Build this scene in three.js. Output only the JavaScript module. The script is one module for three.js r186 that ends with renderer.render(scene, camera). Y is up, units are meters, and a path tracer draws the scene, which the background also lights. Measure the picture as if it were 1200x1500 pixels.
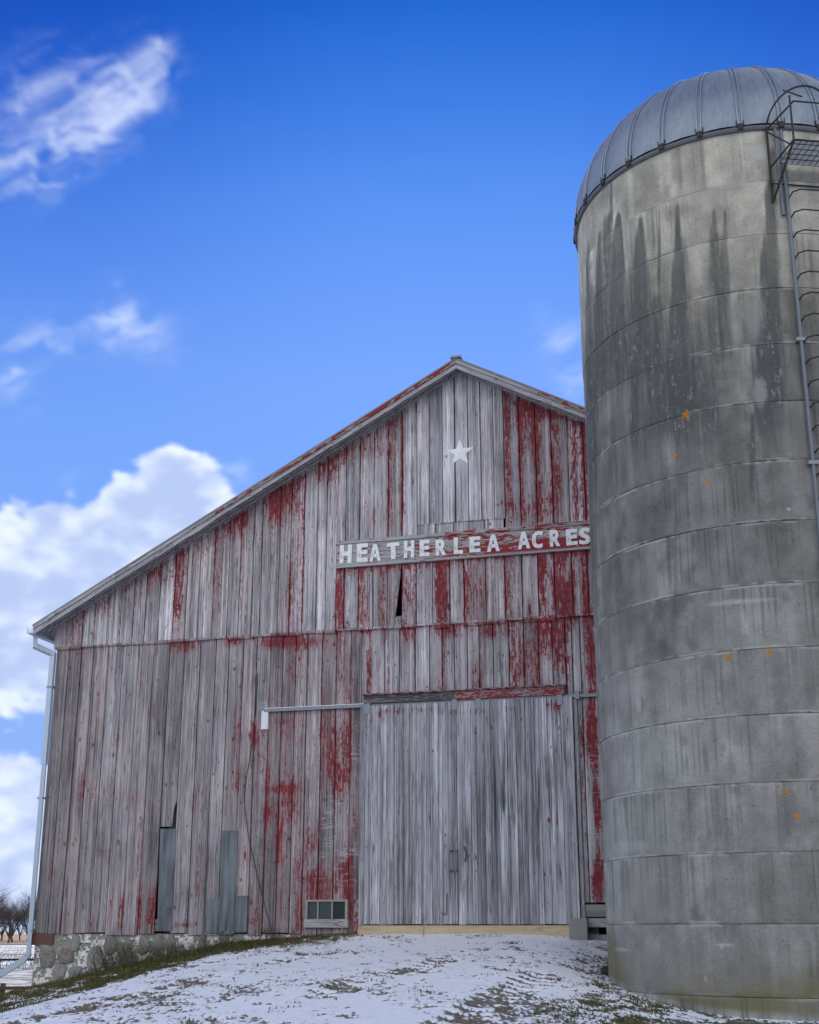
import * as THREE from 'three';
import { mergeGeometries } from 'three/addons/utils/BufferGeometryUtils.js';
import { FontLoader } from 'three/addons/loaders/FontLoader.js';
import { TextGeometry } from 'three/addons/geometries/TextGeometry.js';

// ---------------------------------------------------------------- camera
const EYE = 1.65, FPX = 1799.3, V0 = 837.9, PITCH = 0.282;
const scene = new THREE.Scene();
const camera = new THREE.PerspectiveCamera(2 * Math.atan(838 / FPX) * 180 / Math.PI, 1200 / 1676, 0.1, 4000);
camera.position.set(0, EYE, 0);
camera.rotation.set(PITCH, 0, 0);
camera.setViewOffset(1200, 1676, 0, 0, 1200, 1500);      // the photograph's lens shift
camera.updateProjectionMatrix();

// ---------------------------------------------------------------- noise and random numbers
function rng(seed) { let a = seed >>> 0; return () => { a = (a + 0x6D2B79F5) >>> 0; let t = a; t = Math.imul(t ^ (t >>> 15), t | 1); t ^= t + Math.imul(t ^ (t >>> 7), t | 61); return ((t ^ (t >>> 14)) >>> 0) / 4294967296; }; }
const NT = new Float32Array(65536); { const r = rng(7); for (let i = 0; i < 65536; i++) NT[i] = r(); }
function n2(x, y) {
  const xf = Math.floor(x), yf = Math.floor(y); let a = x - xf, b = y - yf; a = a * a * (3 - 2 * a); b = b * b * (3 - 2 * b);
  const x0 = xf & 255, x1 = (xf + 1) & 255, y0 = (yf & 255) << 8, y1 = ((yf + 1) & 255) << 8;
  const p = NT[y0 | x0], q = NT[y0 | x1], r = NT[y1 | x0], s = NT[y1 | x1];
  return p + (q - p) * a + (r - p + (s - r - q + p) * a) * b;
}
function fbm(x, y, o = 4) { let s = 0, a = 0.5, t = 0; for (let i = 0; i < o; i++) { s += a * n2(x, y); t += a; a *= 0.5; x = x * 2.03 + 17.3; y = y * 2.03 + 9.1; } return s / t; }
const clamp = (x, a = 0, b = 1) => x < a ? a : x > b ? b : x;
const sst = (a, b, x) => { const t = clamp((x - a) / (b - a)); return t * t * (3 - 2 * t); };
const mix = (a, b, t) => a + (b - a) * t;
const toS = c => c <= 0.0031308 ? 12.92 * c : 1.055 * Math.pow(c, 1 / 2.4) - 0.055;
const toL = c => c <= 0.04045 ? c / 12.92 : Math.pow((c + 0.055) / 1.055, 2.4);
const ENC = new Uint8Array(4097); for (let i = 0; i <= 4096; i++) ENC[i] = Math.round(255 * toS(i / 4096));
const enc = c => ENC[Math.round(clamp(c) * 4096)];
function interp(tab, x) { if (x <= tab[0][0]) return tab[0][1]; for (let i = 1; i < tab.length; i++) if (x <= tab[i][0]) { const [a, b] = tab[i - 1], [c, d] = tab[i]; return b + (d - b) * (x - a) / (c - a); } return tab[tab.length - 1][1]; }

// ---------------------------------------------------------------- from a pixel of the photograph to a direction (distance comes from the wall, silo or ground it touches)
const CP = Math.cos(PITCH), SP = Math.sin(PITCH);
function ray(px, py) { const a = (V0 - py) / FPX; return [(px - 600) / FPX, a * CP + SP, CP - a * SP]; }    // right, up, ahead
// barn wall: plane through ahead = Z0 + K * right
const K = -0.27, Z0 = 21.28, HY = Math.hypot(1, K), TURN = -Math.atan(-K);
function W(px, py, off = 0) { const [x, y, z] = ray(px, py), t = (Z0 - off * HY) / (z - K * x); return [toWall(t * x, t * z)[0], t * y + EYE]; }
// local wall coordinates of a world point: u along the wall, d in front of it
function toWall(X, Z) { const c = 1 / HY, s = K / HY, zz = Z - Z0; return [X * c + zz * s, -(zz * c - X * s)]; }

// ---------------------------------------------------------------- sky and sun
const SUN_AZ = 14 * Math.PI / 180, SUN_EL = 24 * Math.PI / 180;
const sunDir = new THREE.Vector3(Math.sin(SUN_AZ) * Math.cos(SUN_EL), Math.sin(SUN_EL), -Math.cos(SUN_AZ) * Math.cos(SUN_EL));
function buildSky() {
  const w = 2048, h = 2048, data = new Float32Array(w * h * 4);
  const R2D = 180 / Math.PI;
  const azel = (px, py) => { const [x, y, z] = ray(px, py); return [Math.atan2(x, z) * R2D, Math.atan2(y, Math.hypot(x, z)) * R2D]; };
  const grad = [[-90, 150, 170, 205], [0, 168, 194, 240], [6, 150, 186, 250], [14, 130, 175, 255], [22, 126, 173, 255], [25, 123, 170, 255], [28.3, 112, 162, 253], [32.8, 92, 149, 245], [37, 64, 128, 230], [41, 36, 105, 212], [55, 16, 80, 182], [90, 12, 64, 158]].map(([e, ...c]) => [e, ...c.map(v => 0.865 * toL(v / 255))]);
  const blob = list => list.map(([px, py, r, s = 1]) => { const [a, e] = azel(px, py); return [a, e, r / 30, s]; });
  const big = blob([[260, 692, 50], [232, 728, 62], [190, 778, 72], [145, 830, 80], [88, 768, 46], [66, 800, 50], [8, 800, 46], [110, 890, 100], [20, 920, 120], [235, 800, 80], [322, 715, 40, 0.5], [-50, 850, 110], [300, 790, 80, 0.9], [-130, 900, 150], [60, 960, 70, 0.7], [-60, 970, 90], [400, 850, 120, 0.8], [-200, 960, 150],
    [35, 1160, 58], [-30, 1175, 75], [85, 1195, 60, 0.9], [10, 1270, 100, 0.62], [-140, 1190, 110], [100, 1300, 110, 0.6], [-120, 1300, 120, 0.7]]);
  const wisp = blob([[145, 155, 62, 0.9], [110, 195, 55, 0.85], [225, 90, 48, 0.75], [15, 225, 80, 0.6], [190, 135, 55, 0.6], [70, 95, 60, 0.25], [60, 240, 60, 0.5], [40, 120, 50, 0.3], [55, 490, 50, 0.6], [25, 545, 60, 0.7], [175, 468, 56, 0.65], [240, 505, 50, 0.42], [130, 485, 50, 0.35], [818, 480, 45, 0.5], [845, 555, 60, 0.5], [100, 700, 30, 0.25], [345, 690, 40, 0.4]]);
  const field = (list, a, e, rag) => { let m = 0; for (const [ba, be, r, s] of list) { const dx = (a - ba) * Math.cos(e / R2D), dy = e - be, q = dx * dx + dy * dy; if (q < r * r * 3) { const v = s * Math.exp(-1.6 * q / (r * r)); m = 1 - (1 - m) * (1 - Math.min(0.97, v)); } } return m; };
  for (let j = 0; j < h; j++) {
    const el = ((j + 0.5) / h - 0.5) * 180, ce = Math.cos(el / R2D), dy = Math.sin(el / R2D);
    let gi = 1; while (gi < grad.length - 1 && grad[gi][0] < el) gi++;
    const g0 = grad[gi - 1], g1 = grad[gi], gt = clamp((el - g0[0]) / (g1[0] - g0[0]));
    for (let i = 0; i < w; i++) {
      const th = ((i + 0.5) / w - 0.5) * 2 * Math.PI, dx = Math.cos(th) * ce, dz = Math.sin(th) * ce;      // three.js's equirectangular directions
      const az = Math.atan2(dx, -dz) * R2D;
      const side = Math.cos((az - 6) / R2D);                                  // the sky is deeper away from the sun's side
      const k = 0.92 + 0.08 * side - 0.55 * sst(2, 27, Math.abs(az - 3)) * sst(14, 44, el);
      let r = mix(g0[1], g1[1], gt) * k * Math.sqrt(k), g = mix(g0[2], g1[2], gt) * k, b = mix(g0[3], g1[3], gt) * (0.5 + 0.5 * k);
      if (el > -8) {
        const inView = sst(34, 24, Math.abs(az)) * sst(58, 46, el);
        const sx = az * 0.32 * (0.55 + 0.45 * ce), sy = el * 0.34;
        let den = 0, lum = 0;
        const n = fbm(sx + 40, sy + 11, 6), fine = fbm(sx * 3.1 + 5, sy * 3.3 + 71, 5);
        if (inView > 0) {
          const m = field(big, az, el);
          const d1 = sst(0.38, 0.62, m + clamp(m * 3.5) * (0.8 * (n - 0.5) * (1 - 0.4 * m) + 0.75 * (fbm(sx * 3.6 + 1.2 * (n - 0.5) * 4, sy * 3.8 + 71, 6) - 0.5))) * sst(-6, 2, el + 4);
          const mw = field(wisp, az, el);
          const wx = fbm(sx * 2.2 + 60, sy * 1.6 + 20, 4) - 0.5, tear = fbm(sx * 2.4 + 2.2 * wx + 7, sy * 4.4 - 1.2 * sx + 31 + 2.0 * wx, 6);
          const d2 = mw > 0.01 ? 0.78 * sst(0.0, 1.9, mw * 1.0 + 2.0 * (tear - 0.46) * (0.35 + mw) + 0.5 * (n - 0.5)) * clamp(mw * 2.0) : 0;
          den = Math.max(d1, d2) * inView; lum = d1 > d2 ? 0.34 + 0.66 * sst(0.34, 0.68, 0.55 * fbm(sx * 1.5 + 3, sy * 2.2 + 5, 4) + 0.30 * fine + 0.25 * (1 - m)) : 0.86;
          if (d1 > d2) lum *= mix(1, 0.72, sst(14, 4, el) * sst(0.3, 0.7, fbm(sx * 0.7 + 9, sy * 1.4 + 3, 3)));
        }
        if (inView < 1) {                                                      // unseen clouds go on round the horizon and overhead, brightened as fill light
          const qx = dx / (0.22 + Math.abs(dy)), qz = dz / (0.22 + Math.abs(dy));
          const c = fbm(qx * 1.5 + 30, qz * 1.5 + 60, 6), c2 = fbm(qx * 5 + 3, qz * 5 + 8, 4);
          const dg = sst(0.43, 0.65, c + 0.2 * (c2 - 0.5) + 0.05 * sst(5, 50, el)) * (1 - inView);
          const lg = (0.62 + 0.38 * sst(0.3, 0.7, 0.5 * c + 0.5 * c2)) * (1.75 + 0.75 * (1 - side));      // cloud brightness raised to fill the shaded barn and snow, most opposite the sun
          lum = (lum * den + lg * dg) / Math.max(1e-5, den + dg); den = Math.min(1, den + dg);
        }
        den *= 0.97;
        const cr = mix(0.26, 0.78, lum), cg = mix(0.37, 0.86, lum), cb = mix(0.70, 1.02, lum);
        r = mix(r, cr, den); g = mix(g, cg, den); b = mix(b, cb, den);
      }
      const o = (j * w + i) * 4; data[o] = r; data[o + 1] = g; data[o + 2] = b; data[o + 3] = 1;
    }
  }
  const t = new THREE.DataTexture(data, w, h, THREE.RGBAFormat, THREE.FloatType);
  t.mapping = THREE.EquirectangularReflectionMapping; t.magFilter = THREE.LinearFilter; t.minFilter = THREE.LinearFilter; t.wrapS = THREE.RepeatWrapping; t.needsUpdate = true;
  return t;
}
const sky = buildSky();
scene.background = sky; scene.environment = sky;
const sun = new THREE.DirectionalLight(new THREE.Color(1, 0.94, 0.86), 3.2);
sun.position.copy(sunDir).multiplyScalar(120).add(new THREE.Vector3(0, 0, -16)); sun.target.position.set(0, 0, -16);
sun.castShadow = true; sun.shadow.mapSize.set(4096, 4096);
Object.assign(sun.shadow.camera, { left: -40, right: 40, top: 40, bottom: -40, near: 1, far: 320 });
scene.add(sun, sun.target);

const renderer = new THREE.WebGLRenderer({ antialias: true });
renderer.setSize(819, 1024);
renderer.toneMapping = THREE.LinearToneMapping;
renderer.toneMappingExposure = 1.16;
renderer.shadowMap.enabled = true;

// ---------------------------------------------------------------- helpers
const taken = {};
function numbered(n) { const k = taken[n] = (taken[n] ?? -1) + 1; return k ? n + '_' + String(k).padStart(3, '0') : n; }
function tag(o, label, category, group) { o.userData.label = label; o.userData.category = category; if (group) o.userData.group = group; return o; }
function thing(name, label, category, group) { const o = new THREE.Group(); o.name = numbered(name); scene.add(o); return tag(o, label, category, group); }
function part(name, geo, mat, parent) { const m = new THREE.Mesh(geo, mat); m.name = name; parent.add(m); return m; }
function std(r, g, b, rough = 0.9, extra = {}) { const m = new THREE.MeshStandardMaterial({ roughness: rough, ...extra }); m.color.setRGB(r, g, b); return m; }
function dataTex(data, w, h, srgb, wrap = THREE.RepeatWrapping) {
  const t = new THREE.DataTexture(data, w, h, THREE.RGBAFormat, THREE.UnsignedByteType); t.magFilter = THREE.LinearFilter; t.minFilter = THREE.LinearMipmapLinearFilter; t.generateMipmaps = true;
  t.wrapS = t.wrapT = wrap; if (srgb) t.colorSpace = THREE.SRGBColorSpace; t.needsUpdate = true; return t;
}
function paintTex(w, h, fn, wrap) {         // fn(i, j, out) writes linear r, g, b and a height 0..1
  const c = new Uint8Array(w * h * 4), b = new Uint8Array(w * h * 4), o = [0, 0, 0, 0.5];
  for (let j = 0; j < h; j++) for (let i = 0; i < w; i++) {
    fn(i, j, o); const k = (j * w + i) * 4; c[k] = enc(o[0]); c[k + 1] = enc(o[1]); c[k + 2] = enc(o[2]); c[k + 3] = 255;
    b[k] = b[k + 1] = b[k + 2] = Math.round(255 * clamp(o[3])); b[k + 3] = 255;
  }
  return [dataTex(c, w, h, true, wrap), dataTex(b, w, h, false, wrap)];
}
function geoFrom(pos, uv) { const g = new THREE.BufferGeometry(); g.setAttribute('position', new THREE.Float32BufferAttribute(pos, 3)); if (uv) g.setAttribute('uv', new THREE.Float32BufferAttribute(uv, 2)); g.computeVertexNormals(); return g; }
function box(x0, x1, y0, y1, z0, z1, s = 1) {    // a box with uv in metres * s
  const g = new THREE.BoxGeometry(x1 - x0, y1 - y0, z1 - z0); g.translate((x0 + x1) / 2, (y0 + y1) / 2, (z0 + z1) / 2);
  const p = g.attributes.position, n = g.attributes.normal, u = g.attributes.uv;
  for (let i = 0; i < p.count; i++) { const a = Math.abs(n.getX(i)), b = Math.abs(n.getY(i)); if (a > 0.5) u.setXY(i, p.getZ(i) * s, p.getY(i) * s); else if (b > 0.5) u.setXY(i, p.getX(i) * s, p.getZ(i) * s); else u.setXY(i, p.getX(i) * s, p.getY(i) * s); }
  return g;
}
function tube(points, r, seg = 8, smooth = false, n) {
  const v = points.map(p => new THREE.Vector3(...p));
  const gs = [];
  if (smooth) return new THREE.TubeGeometry(new THREE.CatmullRomCurve3(v), n ?? points.length * 6, r, seg);
  for (let i = 1; i < v.length; i++) gs.push(new THREE.TubeGeometry(new THREE.LineCurve3(v[i - 1], v[i]), 1, r, seg));
  for (let i = 1; i < v.length - 1; i++) { const s = new THREE.SphereGeometry(r, seg, 6); s.translate(v[i].x, v[i].y, v[i].z); gs.push(s); }
  return mergeGeometries(gs);
}
function convex(poly, z0, z1, c, uvf, tiltL = 0, tiltR = 0) {     // a board: convex outline [u, y] (anticlockwise), chamfered front
  const n = poly.length, us = poly.map(p => p[0]), cu = us.reduce((a, b) => a + b) / n, cyy = poly.reduce((a, p) => a + p[1], 0) / n;
  const mn = Math.min(...us), mx = Math.max(...us), tl = u => mix(tiltL, tiltR, (u - mn) / (mx - mn));
  const ring = (z, ins) => poly.map(([u, y]) => [u - Math.sign(u - cu) * ins, y - Math.sign(y - cyy) * ins * 0.7, z + (z === z0 ? 0 : tl(u))]);
  const A = ring(z0, 0), B = ring(z1 - c, 0), C = ring(z1, c), pos = [], uv = [];
  const tri = (...t) => { for (const p of t) { pos.push(...p); uv.push(...uvf(p[0], p[1])); } };
  for (let i = 0; i < n; i++) { const j = (i + 1) % n; tri(A[i], A[j], B[j]); tri(A[i], B[j], B[i]); tri(B[i], B[j], C[j]); tri(B[i], C[j], C[i]); }
  for (let i = 1; i < n - 1; i++) { tri(C[0], C[i], C[i + 1]); tri(A[0], A[i + 1], A[i]); }
  return geoFrom(pos, uv);
}

// ---------------------------------------------------------------- the ground's shape
const GW = [[-40, -3.0], [-16, -3.0], [-11, -2.9], [-8.6, -2.3], [-7.6, -1.62], [-7.05, -1.22], [-6.7, -1.08], [-6.12, -0.92], [-5.47, -0.74], [-4.43, -0.50], [-3.29, -0.26], [-2.42, -0.10], [-1.8, -0.05], [-0.9, -0.02], [0, 0], [2.6, 0], [3.1, -0.14], [3.6, -0.36], [5, -0.80], [9, -1.1], [14, -1.2], [40, -2.6]];
function gWall(u) { return interp(GW, u); }
function gBase(d) { if (d < 0) return -0.10 + d * 0.12; return -0.10 - 0.93 * (1 - Math.exp(-d / 8.2)) - 0.045 * d * sst(2, 18, d); }
function gSmooth(X, Z) {                                   // world height
  const [u, d] = toWall(X, Z);
  const far = sst(14, 42, Math.hypot(X + 2, Z - 12));
  const side = (gWall(u - 0.3) + 2 * gWall(u) + gWall(u + 0.3)) / 4;
  const near = gBase(clamp(d, -2, 24)) + side * Math.exp(-Math.max(0, d) / 7.5) - 0.36 * sst(-1.2, -5, u) * sst(1.5, 5.5, d);
  return EYE + mix(near, -3.1 + 0.25 * (fbm(X * 0.02 + 7, Z * 0.02 + 3, 3) - 0.5), far);
}
// how much snow lies where, and what shows through it
function drive(u, d) { return sst(3.4 + 0.18 * d, 1.7 + 0.10 * d, Math.abs(u - 0.9 + 0.16 * d)); }
const ruts = [[0.2, -0.22], [1.9, -0.17], [2.5, 0.04], [-0.6, -0.36]];
function cover(X, Z) {
  const [u, d] = toWall(X, Z);
  const dr = drive(u, d), w = fbm(X * 0.8 + 3, Z * 0.8 + 8, 4), m = fbm(X * 3.8 + 13 + 0.8 * Z, Z * 2.2 + 2, 4), f = 0.55 * fbm(X * 13 + 1, Z * 8 + 5, 3) + 0.45 * n2(X * 40, Z * 26);
  let bare = 0.22 * w + 0.36 * m + 0.50 * f;                    // about 0.54 in the mean
  let lim = mix(0.556, 0.655, dr) - 0.05 * sst(-3, -1, -Math.abs(u + 4) + 0.6 * d) * (1 - dr);
  if (u < -0.6 && d < 2.8) lim -= 0.17 * sst(2.8, 0.6, d) * sst(-0.6, -1.8, u);
  if (u > 2.4) lim -= 0.035 * sst(2.4, 3.6, u);
  lim -= 0.03 * sst(4.5, 7.5, d) * dr;
  let tread = 0;
  for (const [a, s] of ruts) { const c = (u - a - s * d + 0.25 * Math.sin(d * 0.5 + a)); const wd = Math.exp(-Math.pow(c / 0.24, 4)); if (wd > 0.02) tread = Math.max(tread, wd * (0.25 + 0.75 * sst(-0.2, 0.6, Math.sin((d + Math.abs(c) * 0.8) * 2 * Math.PI / 0.30))) * sst(0.30, 0.55, fbm(u * 0.9 + a * 5, d * 0.5 + 4, 2)) * sst(1.8, 4, d)); }
  const snow = sst(0.045, -0.035, bare + 0.34 * tread - lim);
  return [snow, dr, tread, w, m, f];
}
function groundY(X, Z) {
  const c = cover(X, Z);
  return gSmooth(X, Z) + 0.018 * c[0] + 0.05 * (c[3] - 0.5) + 0.02 * (c[4] - 0.5) - 0.02 * c[2];
}
const GX0 = -11, GX1 = 8.5, GZ0 = 9, GZ1 = 25.5;
function buildGround() {
  const [gc, gb] = paintTex(2048, 2048, (i, j, o) => {
    const X = mix(GX0, GX1, (i + 0.5) / 2048), Z = mix(GZ0, GZ1, (j + 0.5) / 2048), [s, dr, t, w, m, f] = cover(X, Z);
    const g = n2(X * 60, Z * 60), h = n2(X * 31 + 4, Z * 27 + 2), gr = sst(0.35, 0.65, 0.6 * m + 0.4 * h);
    // soil and gravel on the drive, dead and green grass beside it
    const sr = mix(0.11, 0.24, g), sg = sr * 0.86, sb = sr * 0.68;
    const vr = mix(0.045, 0.11, gr) * (0.7 + 0.6 * g), vg = mix(0.058, 0.095, gr) * (0.7 + 0.6 * g), vb = mix(0.03, 0.06, gr) * (0.7 + 0.6 * g);
    const q = clamp(dr * 1.2 - 0.1 + 0.7 * (h - 0.5)), br = mix(vr, sr, q), bg = mix(vg, sg, q), bb = mix(vb, sb, q);
    const sn = 0.86 + 0.06 * n2(X * 21, Z * 21);
    o[0] = mix(br, sn * 0.97, s); o[1] = mix(bg, sn, s); o[2] = mix(bb, sn * 1.05, s); o[3] = 0.15 + 0.5 * s + 0.25 * g * (1 - s) + 0.16 * n2(X * 24, Z * 24);
  }, THREE.MirroredRepeatWrapping);
  const mat = new THREE.MeshStandardMaterial({ map: gc, bumpMap: gb, bumpScale: 0.03, roughness: 0.95 });
  // one sheet: fine near the barn, coarse to the horizon
  const line = (fineA, fineB, nf, far) => { const a = []; for (let i = 0; i <= nf; i++) a.push(mix(fineA, fineB, i / nf)); for (let s = 0.4, x = fineB; x < far;) { x += s; s *= 1.22; a.push(x); } for (let s = 0.4, x = fineA; x > -far;) { x -= s; s *= 1.22; a.unshift(x); } return a; };
  const xs = line(-10, 7, 300, 2200), zs = line(9, 24, 300, 2200), nx = xs.length, nz = zs.length, pos = new Float32Array(nx * nz * 3), uv = new Float32Array(nx * nz * 2), idx = [];
  for (let j = 0; j < nz; j++) for (let i = 0; i < nx; i++) {
    const X = xs[i], Z = zs[j], k = j * nx + i, near = X > -14 && X < 12 && Z > 4 && Z < 28;
    pos.set([X, near ? groundY(X, Z) : gSmooth(X, Z), -Z], k * 3); uv.set([(X - GX0) / (GX1 - GX0), (Z - GZ0) / (GZ1 - GZ0)], k * 2);
  }
  for (let j = 0; j < nz - 1; j++) for (let i = 0; i < nx - 1; i++) { const a = j * nx + i, b = a + 1, c = a + nx, d = c + 1; idx.push(a, b, d, a, d, c); }
  const g = new THREE.BufferGeometry(); g.setAttribute('position', new THREE.BufferAttribute(pos, 3)); g.setAttribute('uv', new THREE.BufferAttribute(uv, 2)); g.setIndex(idx); g.computeVertexNormals();
  const m = new THREE.Mesh(g, mat); m.name = 'ground'; m.userData.kind = 'structure'; m.userData.label = 'thin patchy snow over grass and gravel on the ramp up to the barn'; scene.add(m);
}
buildGround();
// ---------------------------------------------------------------- barn
const barn = thing('barn', 'weathered grey plank barn with peeling red paint and a wide gable front', 'barn');
barn.position.set(0, 0, -Z0); barn.rotation.y = TURN;
const OV = 0.42;                                            // how far the roof stands out in front of the boards
const [uPk, yPkTop] = W(668, 524, OV), [uLe, yLe] = W(50, 914, OV);
const SLOPE = (yPkTop - yLe) / (uPk - uLe), RISE = Math.hypot(1, SLOPE);
const roofTop = u => yPkTop - SLOPE * Math.abs(u - uPk);
const roofUnder = u => roofTop(u) - 0.19;                  // underside of the roof where it meets the boards
const uL = W(80, 1000)[0], uR = 2 * uPk - uL;
const seamY = (W(204.7, 945)[1] + W(613, 919)[1]) / 2, yBase = W(300, 1368)[1], signB = W(493, 834.6)[1], signT = W(494.6, 795)[1];
const trackY = W(536, 1034)[1], panelB = W(613, 771)[1], doorB = W(600, 1355)[1], sillB = W(600, 1368)[1];
const U = (list, y) => list.map(x => W(x, y)[0]);
const BU0 = uL - 0.25, BSPAN = 11.2, BV0 = 1.25;
const bUV = (u, y) => [(u > 3.6 ? 7.2 - u : u) / BSPAN - BU0 / BSPAN, (y - BV0) / BSPAN];
const BR = rng(4711), boards = [];
function addBoard(u0, u1, y0, y1, z, kind, extra = {}) {     // y1 a number or the roof
  const id = boards.length, g = 0.011 + 0.011 * BR() * BR();
  const b = { id, u0, u1, y0, y1, z, kind, tone: 0.78 + 0.46 * BR(), warm: BR(), bias: 0.26 * (BR() - 0.5), seed: BR() * 200, g, knots: [], ...extra };
  boards.push(b); return b;
}
const courses = (us, y0, y1, z, kind, jit = 0.03) => { for (let i = 0; i + 1 < us.length; i++) addBoard(us[i], us[i + 1], typeof y0 === 'function' ? y0(i) : y0 + (BR() - 0.5) * jit * 2, y1, z + (BR() - 0.5) * 0.008, kind); };
// upper course: boards from the eaves down to the lap
const upLeft = U([83, 105, 122, 139.5, 158, 177, 195, 213, 233, 254, 272, 290, 311, 333, 349.5, 368, 381, 407, 424, 443, 463, 477, 493], 930);
courses(upLeft, seamY, 'roof', 0.034, 'up', 0.018);
const aboveSign = U([493, 508, 528.5, 549, 570, 590, 612], 740), belowSign = U([493, 505, 526, 547, 568, 589.5, 611, 635, 660, 681, 713, 741, 766, 790, 814, 840, 863], 880);
courses(aboveSign, signT - 0.2, 'roof', 0.034, 'up'); courses(belowSign, i => seamY - 0.01 + (BR() - 0.5) * 0.07, signT - 0.2, 0.034, 'lowup');
const panelU = U([612, 630, 649, 667.5, 686.5, 705, 724, 739], 660);
courses(panelU, panelB, 'roof', 0.046, 'panel', 0.006);
courses(U([612, 639, 665, 688, 711, 739], 780), signT - 0.2, panelB + 0.004, 0.030, 'up', 0);
const rightUp = U([739, 762, 786, 809, 833, 856, 880], 680); courses(rightUp, signT - 0.2, 'roof', 0.034, 'up');
const endUp = rightUp[rightUp.length - 1], hid = []; for (let u = endUp; u < uR - 0.05; u += 0.28) hid.push(u); hid.push(uR);
courses(hid, seamY, 'roof', 0.034, 'up');
{ const bl = belowSign[belowSign.length - 1]; if (bl < endUp - 0.02) addBoard(bl, endUp, seamY, signT - 0.2, 0.034, 'lowup'); }
// lower course
const low = U([80, 102, 120, 138, 160, 181, 204, 226, 249, 271, 294, 317, 336, 357, 377], 957).concat(U([397, 415, 434, 451, 473, 494, 515], 957)); low[0] = uL;
const uDoorL = W(528, 1200)[0], uDoorR = W(846, 1150)[0];
courses([...low, uDoorL], () => yBase + (BR() - 0.6) * 0.06, seamY + 0.05, 0.0, 'low');
courses([uDoorL, ...U([564, 586, 608.5, 630, 648, 666, 685, 702.5, 723, 746.5, 768, 790, 810, 829], 967), uDoorR], trackY - 0.05, seamY + 0.05, 0.0, 'mid');
const rb = [uDoorR, W(858, 1150)[0], W(884, 1150)[0]];
courses(rb, W(860, 1322)[1], seamY + 0.05, 0.0, 'right', 0);
{ const h2 = []; for (let u = rb[2]; u < uR - 0.05; u += 0.28) h2.push(u); h2.push(uR); courses(h2, yBase, seamY + 0.05, 0.0, 'low'); }
// the two sliding leaves: narrow planks
const uMeet = W(672, 1200)[0], uD0 = uDoorL + 0.01, uD1 = uDoorR - 0.02, doorTop = trackY - 0.02, leafPlanks = [[], []];
for (const [k, a, b, n] of [[0, uD0, uMeet - 0.003, 15], [1, uMeet + 0.003, uD1, 18]]) {
  const ws = []; let s = 0; for (let i = 0; i < n; i++) { const w = 0.6 + 0.8 * BR(); ws.push(w); s += w; }
  let u = a; for (const w of ws) { const e = u + w / s * (b - a); leafPlanks[k].push(addBoard(u, e, doorB + 0.015 * BR(), doorTop, 0.10 + (BR() - 0.5) * 0.008, 'door', { g: 0.002 + 0.003 * BR() })); u = e; }
}
// knots
for (const b of boards) {
  const n = b.kind === 'door' ? BR() * 3 : b.kind === 'low' ? 3 + BR() * 7 : 1 + BR() * 5, top = b.y1 === 'roof' ? roofUnder((b.u0 + b.u1) / 2) : b.y1;
  for (let i = 0; i < n; i++) b.knots.push([mix(b.u0, b.u1, 0.15 + 0.7 * BR()), mix(b.y0, top, BR()), 0.005 + 0.020 * BR() * BR() * BR() + (b.kind === 'low' ? 0.003 : 0), BR()]);
}
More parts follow.
